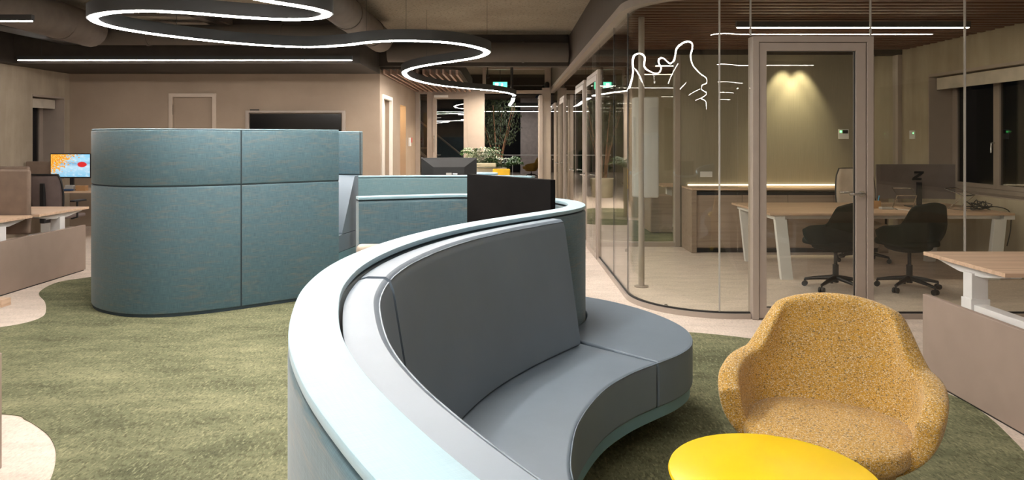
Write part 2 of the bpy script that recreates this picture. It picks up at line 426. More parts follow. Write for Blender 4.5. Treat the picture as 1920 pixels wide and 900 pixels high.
# ------------------------------------------------------------------ windows
def window(name, y0, y1, z0, z1, x, side, splits, blind=True, handles=True):
    """side=+1: window in the right wall (outside at larger x)"""
    t = empty(name, (x, (y0 + y1) / 2, z0), kind='structure')
    fr = MB(); fx0, fx1 = sorted((x, x + side * .07))
    w_ = .07
    fr.box(fx0, fx1, y0, y1, z0, z0 + w_).box(fx0, fx1, y0, y1, z1 - w_, z1).box(fx0, fx1, y0, y0 + w_, z0, z1).box(fx0, fx1, y1 - w_, y1, z0, z1)
    fr.build('window_frame', FRAME, t, bevel=.004)
    ys = [y0 + w_] + splits + [y1 - w_]
    for a, b in zip(ys, ys[1:]):
        s_ = MB(); sx0, sx1 = sorted((x - side * .012, x + side * .05)); q = .055
        s_.box(sx0, sx1, a, b, z0 + w_, z0 + w_ + q).box(sx0, sx1, a, b, z1 - w_ - q, z1 - w_).box(sx0, sx1, a, a + q, z0 + w_, z1 - w_).box(sx0, sx1, b - q, b, z0 + w_, z1 - w_)
        so = s_.build('sash', FRAME, t, bevel=.004)
        p0, p1 = sorted((x + side * .01, x + side * .03))
        MB().box(p0, p1, a + q - .005, b - q + .005, z0 + w_ + q - .005, z1 - w_ - q + .005).build('glass_pane', GLASSW, so)
        if handles:
            zz = z0 + .62
            MB().tube([(x - side * .014, a + .027, zz + .02), (x - side * .055, a + .027, zz + .02), (x - side * .06, a + .027, zz - .10)], .009).build('handle', CHROME, so, smooth=40)
    if blind:
        bl = empty('roller_blind', (x - side * .18, (y0 + y1) / 2, z1 - .12),
                   label={'window_1': 'rolled-up beige roller blind in the meeting room window', 'window_3': 'rolled-up roller blind in the narrow niche window near the back corner'}.get(name, 'rolled-up roller blind above a window'), cat='blind')
        MB().tube([(x - side * .18, y0 + .05, z1 - .075), (x - side * .18, y1 - .05, z1 - .075)], .042, 16).build('roller', BLIND, bl, smooth=40)
        a, b = sorted((x - side * .215, x - side * .235))
        MB().box(a, b, y0 + .05, y1 - .05, z1 - .19, z1 - .03).build('cassette', BLIND, bl, bevel=.006)
window('window_1', 6.9, 9.67, .87, 2.41, XR + .30, 1, [8.77])
window('window_2', 11.4, 13.6, .87, 2.41, XR + .30, 1, [12.5], False, False)
window('window_3', 11.80, 12.64, .86, 2.28, XL - .36, -1, [], True, False)
# window sill boards
struct(MB().box(XR + .01, XR + .30, 6.9, 9.67, .855, .885), 'trim_2', FRAME)
struct(MB().box(XR - .012, XR + .33, 6.9, 6.915, .87, 2.41).box(XR - .012, XR + .33, 9.655, 9.672, .87, 2.41).box(XR - .012, XR + .33, 6.9, 9.67, 2.395, 2.43), 'trim_3', FRAME)
struct(MB().box(XL - .38, XL + .012, 12.625, 12.642, .86, 2.28).box(XL - .38, XL + .012, 11.8, 12.64, 2.27, 2.30), 'trim_4', FRAME)

# ------------------------------------------------------------------ flush door, media niche on the back wall
d = empty('door_1', (-5.62, YB, 0), kind='structure')
MB().box(-6.05, -5.98, YB - .02, YB + .1, 0, 2.38).box(-5.27, -5.20, YB - .02, YB + .1, 0, 2.38).box(-6.05, -5.20, YB - .02, YB + .1, 2.31, 2.38).build('door_frame', plain('tan door frame', (.50, .41, .33), .45, var=.03), d, bevel=.006)
MB().box(-5.975, -5.275, YB + .03, YB + .05, 0, 2.305).build('door_leaf', WALLB, d, bevel=.003)
MB().box(-6.0, -5.98, YB - .012, YB + .01, 2.0, 2.18).build('hinge', DARKM, d)
ms = empty('media_screen', (-3.77, YB, 1.0), label='wide black wall screen in a pale frame on the back wall', cat='screen')
MB().box(-4.66, -4.60, YB - .06, YB, .9, 2.07).box(-2.94, -2.88, YB - .06, YB, .9, 2.07).box(-4.66, -2.88, YB - .06, YB, 2.03, 2.07).box(-4.66, -2.88, YB - .06, YB, .9, .94).build('screen_frame', FRAME, ms, bevel=.004)
MB().box(-4.58, -2.96, YB - .045, YB - .005, .95, 2.01).build('screen', BLACKG, ms)
cb = empty('camera_bar', (-4.5, YB - .05, 2.08), label='tiny black sensor bar on top of the wall screen frame', cat='sensor')
MB().box(-4.58, -4.42, YB - .06, YB - .02, 2.072, 2.092).build('housing', BLACKM, cb, bevel=.006)

# ------------------------------------------------------------------ corridor left wall: white door, lit recess, sensor
d = empty('door_2', (-2.27, 13.5, 0), kind='structure')
MB().box(-2.30, -2.24, 12.98, 13.06, 0, 2.38).box(-2.30, -2.24, 13.98, 14.06, 0, 2.38).box(-2.30, -2.24, 12.98, 14.06, 2.31, 2.38).build('door_frame', WHITEW, d, bevel=.005)
MB().box(-2.42, -2.38, 13.05, 14.0, 0, 2.32).build('door_leaf', WHITEW, d)
rp = plain('pale yellow recess', (.75, .55, .26), .6, var=.03)
struct(MB().box(-2.9, -2.86, 15.1, 16.3, 0, 2.35).box(-2.9, -2.47, 15.2, 15.25, 0, 2.35).box(-2.9, -2.47, 16.1, 16.15, 0, 2.35).box(-2.9, -2.47, 15.2, 16.15, 2.30, 2.36), 'wall_recess', rp)
al = empty('fire_call_point', (-2.27, 16.65, 1.5), label='small white wall unit with a red call point beside the lit recess', cat='call point')
MB().box(-2.27, -2.23, 16.5, 16.7, 1.40, 1.60).build('housing', WHITE, al, bevel=.006)
MB().box(-2.27, -2.225, 16.75, 16.87, 1.48, 1.60).build('red_button_box', plain('red plastic', (.45, .03, .02), .4), al, bevel=.006)
rl = bpy.data.lights.new('recess_lamp', 'POINT'); rl.energy = 7; rl.color = (1, .78, .45); rl.shadow_soft_size = .08
rlo = empty('recess_light', (-2.65, 15.65, 2.26), label='small warm downlight in the ceiling of the lit corridor recess', cat='light')
MB().lathe([(.05, 0), (.05, .03)], (-2.65, 15.65, 2.26), 20).build('housing', WHITE, rlo)
ob = bpy.data.objects.new('lamp_bulb', rl); col.objects.link(ob); ob.parent = rlo; ob.location = (0, 0, -.1)

# ------------------------------------------------------------------ corridor end wall with two glass doors
E = empty('wall_end', (0, 17.8, 0), kind='structure')
fr = MB()
for a, b in ((-2.27, -2.16), (-1.98, -1.84), (-.97, -.55), (.88, 1.10)): fr.box(a, b, 17.78, 17.92, 0, 2.84)
fr.box(-2.27, -.55, 17.78, 17.92, 2.69, 2.84).box(-.6, 1.1, 17.78, 17.92, 2.70, 2.78).box(-.6, -.52, 17.78, 17.92, 2.70, ZC).box(.95, 1.1, 17.78, 17.92, 2.70, ZC).box(-.6, 1.1, 17.78, 17.92, ZC - .12, ZC)
fr.build('frame', FRAME, E, bevel=.006)
MB().box(-2.16, -1.98, 17.83, 17.85, 0, 2.69).build('glass_pane', GLASS, E)
MB().box(-.52, .95, 17.83, 17.85, 2.78, ZC - .12).build('glass_pane', GLASS, E)
d = empty('door_3', (-1.4, 17.8, 0), kind='structure')
MB().box(-1.84, -1.74, 17.76, 17.84, 0, 2.69).box(-1.07, -.97, 17.76, 17.84, 0, 2.69).box(-1.84, -.97, 17.76, 17.84, 2.56, 2.69).box(-1.84, -.97, 17.76, 17.84, 0, .1).build('door_frame', FRAME, d, bevel=.005)
MB().box(-1.74, -1.07, 17.79, 17.81, .1, 2.56).build('glass_pane', GLASS, d)
MB().box(-1.80, -1.45, 17.70, 17.76, 2.60, 2.66).build('door_closer', WHITE, d, bevel=.006)
MB().tube([(-1.80, 17.75, 1.25), (-1.80, 17.71, 1.25), (-1.80, 17.71, 1.65), (-1.80, 17.75, 1.65)], .012).build('handle', CHROME, d, smooth=40)
# door leaf standing open at the right of the dark opening
d = empty('door_4', (.82, 17.8, 0), kind='structure')
MB().box(.78, .86, 17.0, 17.07, 0, 2.62).box(.78, .86, 17.70, 17.77, 0, 2.62).box(.78, .86, 17.0, 17.77, 2.54, 2.62).box(.78, .86, 17.0, 17.77, 0, .09).build('door_frame', FRAME, d, bevel=.005)
MB().box(.81, .83, 17.07, 17.70, .09, 2.54).build('glass_pane', GLASS, d)
# slatted soffit over the corridor
sb = spline([(-2.27, 12.82), (-2.0, 12.82), (-1.4, 12.82), (-1.05, 12.86), (-.88, 13.05), (-.84, 13.5), (-.84, 15), (-.84, 17.75), (-2.27, 17.75)], 1)
sb = [(-2.27, 12.82), (-1.15, 12.82)] + [(-1.15 + .3 * math.sin(R_(a)), 13.12 - .3 * math.cos(R_(a))) for a in range(10, 91, 10)] + [(-.85, 17.75), (-2.27, 17.75)]
struct(MB().prism(sb, ZL + .085, ZL + .34), 'ceiling', DARKC)
s_ = MB()
for k in range(12): s_.box(-2.22 + k * .118, -2.22 + k * .118 + .035, 12.84 if k < 10 else 12.95, 17.74, ZL, ZL + .085)
struct(s_, 'ceiling', plain('pink brown slats', (.33, .22, .17), .6))
# room beyond the end wall
struct(MB().box(-5.0, -4.9, 17.9, 34, 0, ZC).box(1.6, 1.7, 19, 34, 0, ZC), 'wall_far', plain('far grey wall', (.20, .18, .17), .8))
struct(MB().box(.62, 1.7, 32.0, 32.2, 0, ZC), 'wall_far', plain('far pale wall', (.60, .54, .52), .8))
struct(MB().box(-5, .62, 34, 34.2, 0, ZC), 'wall_far', plain('far dark wall', (.03, .032, .04), .8))
struct(MB().box(-5, 1.7, 20.5, 20.8, 3.12, ZC).box(-5, 1.7, 25, 25.3, 3.12, ZC), 'ceiling', DARKC)
hr = empty('handrail', (.2, 24.5, 0), label='pale horizontal handrail beyond the end doorway', cat='handrail')
MB().tube([(-1.2, 24.5, 1.02), (1.55, 24.5, 1.02)], .022).build('rail', WHITE, hr, smooth=40)
for x in (-1.1, .2, 1.45): MB().tube([(x, 24.5, 0), (x, 24.5, 1.02)], .015, 8).build('post', WHITE, hr, smooth=40)
st = empty('stair_flight', (-2.6, 20, 0), label='dark stair flight seen dimly through the narrow end wall glass', cat='stairs')
sm = plain('stair tread', (.10, .075, .06), .7)
for k in range(12): MB().box(-3.9 + k * .25, -3.62 + k * .25, 19.4, 20.3, 2.5 - k * .2, 2.54 - k * .2).build('step', sm, st)
MB().tube([(-3.9, 19.35, 3.3), (-1.05, 19.35, 1.0)], .025, 8).build('handrail', sm, st)
MB().tube([(-3.9, 19.35, 2.45), (-1.05, 19.35, .15)], .05, 8).build('stringer', sm, st)

# ------------------------------------------------------------------ glass partition
def pane_name(): return 'glass_pane'
G = empty('wall_glass', (1.19, 6.2, 0), kind='structure')
def gl_sweep(pts, z0, z1, par=G, t=.006):
    return MB().sweep(pts, [(-t, z0), (t, z0), (t, z1), (-t, z1)]).build('glass_pane', GLASS, par, smooth=30)
gl_sweep([(1.19, 9.10), (1.19, 7.93)], .05, ZR - .05)
gl_sweep([(1.19, 7.92), (1.19, 7.02)], .05, ZR - .05)
cpts = [(1.19, 7.01)] + corner(0, 24)[1:]
gl_sweep(cpts + [(1.85 if False else 2.0, 6.2)], .05, ZR - .05)
gl_sweep([(2.005, 6.2), (2.11, 6.2)], .05, ZR - .05)
gl_sweep([(3.16, 6.2), (3.97, 6.2)], .05, ZR - .05)
gl_sweep([(3.978, 6.2), (5.70, 6.2)], .05, ZR - .05)
gl_sweep([(2.12, 6.2), (3.15, 6.2)], 2.45, ZR - .05)
# bottom channel and dark gasket
bp = [(1.19, 9.12), (1.19, 8.0)] + [(1.19, 7.01)] + corner(0, 24)[1:] + [(2.11, 6.2)]
MB().sweep(bp, [(-.03, 0), (.03, 0), (.03, .045), (-.03, .045)]).build('bottom_rail', FRAME, G, smooth=30)
MB().sweep(bp, [(-.012, .045), (.012, .045), (.012, .058), (-.012, .058)]).build('gasket', FRAMED, G, smooth=30)
MB().box(3.16, XR, 6.17, 6.23, 0, .045).build('bottom_rail', FRAME, G, bevel=.003)
MB().box(3.16, XR, 6.188, 6.212, .045, .058).build('gasket', FRAMED, G)
for (x, y) in ((1.19, 7.925), (1.19, 7.015), (1.85, 6.214), (3.974, 6.2), (2.115, 6.2), (3.155, 6.2)):
    MB().box(x - .006, x + .006, y - .008, y + .008, 2.45 if x in (2.115, 3.155) else .05, ZR - .05).build('joint', FRAMED if y > 6.3 else GREYBOX, G)
# glass doors along the corridor
def room_door(name, y0, y1, handle=True):
    t = empty(name, (1.19, y0, 0), kind='structure')
    m = MB(); q = .045
    m.box(1.16, 1.197, y0, y0 + q, 0, 2.45).box(1.16, 1.197, y1 - q, y1, 0, 2.45).box(1.16, 1.197, y0, y1, 2.40, 2.45)
    m.build('door_frame', FRAME, t, bevel=.004)
    a, b = y0 + q, y1 - q
    m = MB().box(1.15, 1.18, a, a + .07, .01, 2.39).box(1.15, 1.18, b - .07, b, .01, 2.39).box(1.15, 1.18, a, b, 2.31, 2.39).box(1.15, 1.18, a, b, .01, .09)
    lf = m.build('door_leaf', FRAME, t, bevel=.004)
    MB().box(1.145, 1.155, a + .07, b - .07, .09, 2.31).build('glass_pane', GLASS, lf)
    MB().box(1.184, 1.196, y0 + .02, y1 - .02, 2.45, ZR - .05).build('glass_pane', GLASS, t)
    if handle:
        MB().tube([(1.12, b - .035, 1.05), (1.06, b - .035, 1.05), (1.055, b - .16, 1.05)], .011).build('handle', CHROME, lf, smooth=40)
        MB().tube([(1.12, b - .035, 1.05), (1.106, b - .035, 1.05)], .026, 16).build('handle_rose', CHROME, lf, smooth=40)
room_door('door_5', 9.13, 10.35)
room_door('door_6', 10.75, 12.05)
room_door('door_7', 14.45, 15.65)
room_door('door_8', 17.3, 18.5)
for a, b in ((10.36, 10.74), (12.06, 13.3), (13.31, 14.44), (15.66, 17.29)):
    gl_sweep([(1.19, b), (1.19, a)], .05, ZR - .05)
    MB().box(1.16, 1.22, a, b, 0, .045).build('bottom_rail', FRAME, G)
# front door of the meeting room
d = empty('door_9', (2.64, 6.2, 0), kind='structure')
x0, x1 = 2.115, 3.155
MB().box(x0, x0 + .055, 6.14, 6.26, 0, 2.44).box(x1 - .055, x1, 6.14, 6.26, 0, 2.44).box(x0, x1, 6.14, 6.26, 2.39, 2.44).build('door_frame', FRAME, d, bevel=.004)
a, b = x0 + .06, x1 - .06
lf = MB().box(a, a + .065, 6.155, 6.215, .012, 2.385).box(b - .085, b, 6.155, 6.215, .012, 2.385).box(a, b, 6.155, 6.215, 2.315, 2.385).box(a, b, 6.155, 6.215, .012, .10).build('door_leaf', FRAME, d, bevel=.004)
MB().box(a + .065, b - .085, 6.18, 6.19, .10, 2.315).build('glass_pane', GLASS, lf)
MB().box(a + .06, a + .07, 6.174, 6.196, .095, 2.32).box(b - .09, b - .08, 6.174, 6.196, .095, 2.32).box(a + .06, b - .08, 6.174, 6.196, .095, .105).box(a + .06, b - .08, 6.174, 6.196, 2.31, 2.32).build('gasket', FRAMED, lf)
MB().tube([(b - .04, 6.155, 1.085), (b - .04, 6.10, 1.085), (b - .055, 6.092, 1.085), (b - .17, 6.092, 1.085)], .011).build('handle', CHROME, lf, smooth=40)
MB().tube([(b - .04, 6.156, 1.085), (b - .04, 6.146, 1.085)], .027, 18).build('handle_rose', CHROME, lf, smooth=40)
MB().tube([(b - .04, 6.215, 1.085), (b - .04, 6.27, 1.085), (b - .055, 6.278, 1.085), (b - .17, 6.278, 1.085)], .011).build('handle', CHROME, lf, smooth=40)

# ------------------------------------------------------------------ glass rooms
# room 1 back partition: glazed left part, solid part with cabinet, narrow glazed slot by the window wall
struct(MB().box(2.52, 5.27, 10.35, 10.5, 0, ZR), 'wall_meeting', GRASS)
struct(MB().box(1.25, XR, 10.33, 10.52, ZR - .06, ZR + .05), 'wall_meeting', DARKC)
P2 = empty('wall_partition', (1.9, 10.4, 0), kind='structure')
MB().box(1.25, 2.51, 10.36, 10.46, 0, .06).box(1.25, 1.30, 10.36, 10.46, 0, ZR - .06).box(2.44, 2.515, 10.34, 10.48, 0, ZR - .06).box(5.27, 5.32, 10.34, 10.48, 0, ZR - .06).box(5.66, 5.72, 10.34, 10.48, 0, ZR - .06).box(5.27, XR, 10.36, 10.46, 0, .06).build('frame', FRAME, P2, bevel=.004)
MB().box(1.30, 2.44, 10.40, 10.41, .06, ZR - .06).build('glass_pane', GLASS, P2)
MB().box(5.32, 5.66, 10.40, 10.41, .06, ZR - .06).build('glass_pane', GLASS, P2)
struct(MB().box(2.2, XR, 14.3, 14.45, 0, ZC).box(1.25, XR, 18.9, 19.1, 0, ZC), 'wall_meeting', WALLD)
for (ya, yb) in ((6.27, 10.34), (10.5, 14.3), (14.45, 18.9)):
    struct(MB().box(1.26, XR, ya, yb, ZR + .05, ZR + .12), 'ceiling', SLATB)
    s_ = MB(); y = ya + .02
    while y < yb - .06:
        xs = 1.26
        if y < 7.0: xs = 1.99 - math.sqrt(max(0, .72 ** 2 - (7.0 - y) ** 2)) if y > 6.29 else 2.0
        s_.box(xs, XR, y, y + .075, ZR - .0, ZR + .05); y += .16
    struct(s_, 'ceiling', WALNUT)

cab = empty('sideboard', (4.0, 10.0, 0), label='long taupe wood sideboard with a pale lit top along the meeting room back wall', cat='sideboard')
MB().box(2.53, 2.60, 9.77, 10.34, 0, .86).box(5.1, 5.22, 9.77, 10.34, 0, .86).box(2.6, 5.1, 9.82, 10.34, .06, .80).build('body', CABW, cab, bevel=.004)
MB().box(2.53, 5.24, 9.76, 10.34, .86, .885).build('countertop', OAK, cab, bevel=.003)
MB().box(2.6, 5.1, 9.83, 10.3, 0, .06).build('plinth', BLACKM, cab)
for k in range(4):
    xa = 2.60 + k * .625
    dd = MB().box(xa + .003, xa + .622, 9.785, 9.81, .075, .79).build('cabinet_door', CABW, cab, bevel=.003)
MB().box(2.6, 5.1, 9.80, 9.82, .79, .83).build('grip_recess', BLACKM, cab)
ls = empty('light_strip', (4.0, 10.33, .89), label='thin warm light strip glowing along the back of the sideboard top', cat='light')
MB().box(2.62, 5.2, 10.325, 10.345, .89, .905).build('diffuser', M_STRIP, ls)
th = empty('thermostat', (4.87, 10.35, 1.63), label='small white wall thermostat with a green light and dark display', cat='thermostat')
MB().box(4.80, 4.945, 10.325, 10.35, 1.56, 1.70).build('housing', WHITE, th, bevel=.005)
MB().box(4.855, 4.93, 10.32, 10.326, 1.64, 1.69).build('display', BLACKG, th)
MB().box(4.815, 4.84, 10.32, 10.326, 1.655, 1.68).build('status_light', emit('green led', (.1, 1, .2), 2.5), th)
so = empty('wall_socket', (2.88, 10.35, 1.05), label='white double wall socket above the left end of the sideboard', cat='socket')
MB().box(2.80, 2.975, 10.335, 10.35, 1.01, 1.09).build('cover_plate', WHITE, so, bevel=.004)
for xx in (2.845, 2.93): MB().tube([(xx, 10.336, 1.05), (xx, 10.331, 1.05)], .022, 16).build('socket_insert', WHITE, so)
se = empty('wall_switch', (XR, 10.05, 1.63), label='small pale wall sensor with a green light beside the meeting room window', cat='switch')
MB().box(XR - .015, XR, 10.0, 10.13, 1.56, 1.68).build('cover_plate', WHITE, se, bevel=.004)
MB().box(XR - .02, XR - .014, 10.02, 10.035, 1.635, 1.65).build('status_light', emit('green led small', (.1, 1, .2), 2.5), se)
for k, xx in enumerate((4.0, 4.24)):
    dl = empty('downlight', (xx, 10.12, ZR - .005), label='recessed warm downlight over the sideboard, ' + ('left' if k == 0 else 'right') + ' of the pair', cat='light')
    MB().lathe([(.045, -.012), (.045, .0)], (xx, 10.12, ZR - .005), 20).build('housing', BLACKM, dl)
    MB().lathe([(.028, -.016), (.028, -.011)], (xx, 10.12, ZR - .005), 20).build('lens', emit('downlight lens', (1, .8, .5), 6), dl)
    sl = bpy.data.lights.new('downlight_lamp', 'SPOT'); sl.energy = 42; sl.color = (1, .87, .55); sl.spot_size = R_(62); sl.spot_blend = .7; sl.shadow_soft_size = .03
    o = bpy.data.objects.new('lamp_bulb', sl); col.objects.link(o); o.parent = dl; o.location = (0, 0, -.03); o.rotation_euler = (R_(12), 0, 0)
# pole with a grey box
pl = empty('technical_pole', (1.42, 7.53, 0), label='slim floor-to-ceiling pole carrying a pale grey box inside the rounded glass corner', cat='pole')
MB().tube([(1.42, 7.53, 0), (1.42, 7.53, ZR)], .032, 16).build('pole', FRAME, pl, smooth=40)
MB().lathe([(.075, 0), (.075, .012), (.04, .016)], (1.42, 7.53, 0), 20).build('foot_plate', FRAME, pl)
MB().box(1.34, 1.60, 7.60, 7.66, .94, 2.0).prism([(1.34, 7.60), (1.60, 7.60), (1.60, 7.5), (1.47, 7.49), (1.36, 7.55)], .94, 2.0).build('grey_box', GREYBOX, pl, bevel=.02)
# door stops
for x, y, lab in ((1.46, 6.55, 'small round door stop on the carpet inside the glass corner'), (1.66, 9.9, 'small dark door stop by the rear glass partition')):
    ds = empty('door_stop', (x, y, 0), label=lab, cat='door stop')
    MB().lathe([(.02, 0), (.022, .03), (.012, .042)], (x, y, 0), 14).build('stop_body', CHROME if y < 8 else BLACKM, ds, smooth=40)

# ------------------------------------------------------------------ lights
def linear_light(x0, x1, y, z, mat, label, ceil=ZC, group=None):
    t = empty('linear_light', ((x0 + x1) / 2, y, z), label=label, cat='pendant light', group=group)
    MB().box(x0 - .01, x1 + .01, y - .025, y + .025, z + .004, z + .065).build('housing', DARKM, t)
    MB().box(x0, x1, y - .012, y + .012, z - .002, z + .004).build('diffuser', mat, t)
    for x in (x0 + .35, x1 - .35):
        MB().tube([(x, y, z + .06), (x, y, ceil)], .002, 6).build('suspension_wire', DARKM, t)
    return t
ZP = 2.75
linear_light(-7.38, -2.34, 10.8, ZP, M_LINE, 'long thin lit linear pendant before the back wall soffit')
linear_light(-7.5, -4.81, 7.24, ZP, M_LINE, 'short lit linear pendant at the upper left edge')
for k, (a, b, y) in enumerate(((-7.2, -2.8, 3.65), (-7.5, -5.0, .10), (-7.5, -3.6, -3.45), (-7.5, -3.6, -7.0))):
    linear_light(a, b, y, ZP, M_LINE, 'linear pendant seen only as a reflected stroke in the rounded glass, ' + ('nearest', 'second', 'third', 'fourth')[k] + ' left row', group='linear pendants left of and behind the camera')
for k, (a, b, y) in enumerate(((1.25, 4.85, 4.25), (1.2, 4.95, .83), (.9, 5.0, -2.75), (.9, 5.0, -6.2), (.9, 5.0, -9.6))):
    linear_light(a, b, y, ZP, M_RIGHT, 'linear pendant reflected in the glass around the meeting room door, ' + ('topmost', 'second', 'third', 'fourth', 'lowest')[k] + ' reflected line', group='linear pendants right of and behind the camera')
linear_light(2.47, 4.95, 7.66, ZP, M_ROOM, 'warm lit linear pendant over the meeting room desk', ceil=ZR)
linear_light(2.43, 4.9, 11.65, ZP, M_ROOM, 'warm linear pendant in the second glass room', ceil=ZR)
linear_light(1.9, 4.2, 16.0, ZP, M_ROOM, 'linear pendant in the far glass room', ceil=ZR)

ZLAMP = 2.62
lp = [(-4.9, -12.0), (-4.2, -9.6), (-3.41, -7.0), (-3.96, -5.1), (-2.6, -4.45), (-1.85, -3.6), (-2.38, -2.2), (-1.85, -1.05), (-.85, -.85), (-.5, .2), (-.9, 1.4), (-.92, 2.9), (-.4, 3.95), (.24, 4.55), (.55, 4.95), (.50, 5.22), (.18, 5.32), (-.35, 5.30), (-.95, 5.06), (-1.5, 4.90),
      (-2.02, 5.05), (-1.88, 5.47), (-1.60, 5.82), (-1.53, 6.1), (-1.70, 6.32), (-2.01, 6.36), (-2.37, 6.22), (-2.70, 6.03), (-3.01, 5.95), (-3.35, 6.03), (-3.64, 6.28), (-3.75, 6.64), (-3.68, 7.03), (-3.44, 7.45), (-3.06, 7.88),
      (-2.63, 8.17), (-2.23, 8.25), (-1.81, 8.08), (-1.45, 7.82), (-1.09, 7.74), (-.70, 7.85), (-.41, 8.18), (-.24, 8.72), (-.38, 9.28), (-.73, 9.77), (-1.15, 10.28), (-1.48, 10.88), (-1.66, 11.6), (-1.66, 12.75), (-1.36, 14.0),
      (-.79, 14.95), (-.27, 15.65), (.06, 16.5), (.18, 17.2), (.17, 17.5)]
lpath = spline(lp, 8)
CL = empty('winding_pendant', (-1.5, 6.3, ZLAMP), label='long winding charcoal pendant lamp with a glowing white underside', cat='pendant light')
MB().sweep(lpath, [(-.05, ZLAMP + .004), (.05, ZLAMP + .004), (.05, ZLAMP + .12), (-.05, ZLAMP + .12)]).build('housing', LAMPB, CL, smooth=50)
MB().sweep(lpath, [(-.03, ZLAMP - .004), (.03, ZLAMP - .004), (.03, ZLAMP + .004), (-.03, ZLAMP + .004)]).build('diffuser', M_CURVE, CL, smooth=50)
for q in ((-2.7, 6.03), (-3.44, 7.45), (-1.55, 7.90), (-1.09, 7.74), (-.24, 8.72), (-1.15, 10.28), (-1.66, 12.75), (-.55, 3.6), (-.9, 1.4)):
    MB().tube([(q[0], q[1], ZLAMP + .11), (q[0], q[1], ZC)], .0022, 6).build('suspension_wire', DARKM, CL)
MB().tube([(.12, 16.9, ZLAMP + .11), (.12, 16.9, ZC)], .035, 12).build('mounting_pole', DARKM, CL, smooth=40)
CL2 = empty('winding_pendant', (.2, 19.5, ZLAMP), label='far lit bent pendant lamp beyond the end doorway', cat='pendant light')
l2 = smooth_path(spline([(.17, 18.4), (.16, 20), (.10, 22.6), (.4, 23.0), (1.2, 23.0), (1.5, 23.2)], 6), 1)
MB().sweep(l2, [(-.05, ZLAMP + .004), (.05, ZLAMP + .004), (.05, ZLAMP + .12), (-.05, ZLAMP + .12)]).build('housing', LAMPB, CL2, smooth=50)
MB().sweep(l2, [(-.045, ZLAMP - .004), (.045, ZLAMP - .004), (.045, ZLAMP + .004), (-.045, ZLAMP + .004)]).build('diffuser', emit('far diffuser', COOL, 9), CL2, smooth=50)
linear_light(-1.2, 1.4, 30.3, 2.75, M_LINE, 'added far linear pendant that brightens the yellow armchair and pale end wall', ceil=ZC)  # extra pendant, added only to lift the dark far room

for (x, y, lab) in ((-1.5, 13.6, 'small added downlight in the slatted soffit that brightens the corridor'), (-.45, 16.9, 'small added ceiling spot that brightens the end doorway')):  # both fittings are added to brighten the corridor walls, not existing lamps
    zt_ = ZL if x < -1 else 3.04
    dl = empty('downlight', (x, y, zt_), label=lab, cat='light')
    MB().lathe([(.04, -.03), (.045, .0)], (x, y, zt_), 20).build('housing', BLACKM, dl)
    if x > -1: MB().tube([(x, y, zt_), (x, y, ZC)], .012, 8).build('stem', BLACKM, dl)
    sl = bpy.data.lights.new('downlight_lamp', 'SPOT'); sl.energy = 150; sl.color = (1, .86, .66); sl.spot_size = R_(150); sl.spot_blend = .9; sl.shadow_soft_size = .04
    o = bpy.data.objects.new('lamp_bulb', sl); col.objects.link(o); o.parent = dl; o.location = (0, 0, -.05)

# ------------------------------------------------------------------ ducts and ceiling services
def duct(pts, r, label, mat=DUCTM, name='air_duct', n=20, rings=True):
    t = empty(name, pts[0], label=label, cat='duct')
    MB().tube(pts, r, n).build('duct_tube', mat, t, smooth=40)
    if rings:
        a, b = Vector(pts[0]), Vector(pts[-1]); L = (b - a).length; k = max(2, int(L / 1.5)); dd = (b - a).normalized()
        for i in range(k):
            c = a + dd * (L * (i + .5) / k); MB().tube([c - dd * .02, c + dd * .02], r + .012, n).build('coupling', mat, t, smooth=40)
duct([(-2.0, -3, 3.13), (-2.0, 11.3, 3.13)], .2, 'round tan duct running under the concrete ceiling toward the back')
duct([(-2.05, 12.35, 3.06), (1.06, 12.35, 3.06)], .17, 'dark round duct crossing the corridor mouth under the ceiling', BULK)
duct([(-5.5, -2, 3.12), (-5.75, 7.4, 3.12), (-5.88, 10.1, 3.10)], .24, 'wide ribbed duct along the upper left of the ceiling')
duct([(-6.2, 10.42, 3.08), (-2.3, 10.45, 3.08)], .15, 'dark duct crossing just before the back soffit', BULK)
tr = empty('cable_tray', (-6.4, 4, 3.0), label='dark cable tray along the left side of the ceiling', cat='cable tray')
MB().box(-6.75, -6.4, -4, 10.9, 3.0, 3.02).box(-6.75, -6.73, -4, 10.9, 3.0, 3.07).box(-6.42, -6.4, -4, 10.9, 3.0, 3.07).build('tray', DARKM, tr)
ac = empty('ceiling_panel', (-4.8, 10.4, 3.25), label='square pale ceiling cassette with a dark edge inside the loop of the winding lamp', cat='panel')
MB().box(-5.5, -4.2, 10.0, 10.95, 3.30, 3.42).build('housing', BULK, ac)
MB().box(-5.4, -4.45, 10.1, 10.85, 3.285, 3.30).build('cover', plain('panel cover', (.33, .29, .24), .6), ac, bevel=.003)
MB().box(-4.38, -4.25, 9.9, 10.95, 3.25, 3.30).build('edge_rail', BULK, ac)
struct(MB().box(-9, 1.1, 13.9, 14.2, 3.05, ZC), 'ceiling', DARKC)
ex = empty('exit_sign', (-.18, 18.6, 2.9), label='small green lit exit sign behind the end transom glass', cat='sign')
YS = 18.6
MB().box(-.36, .02, YS, YS + .04, 2.86, 3.06).build('housing', WHITE, ex, bevel=.004)
MB().box(-.35, .01, YS - .004, YS, 2.87, 3.05).build('sign_face', emit('exit green', (.05, .75, .42), 1.6), ex)
m = MB().box(-.30, -.22, YS - .008, YS - .004, 2.90, 3.02)                                     # door
m.tube([(-.12, YS - .006, 2.995), (-.12, YS - .0055, 3.01)], .012, 8)
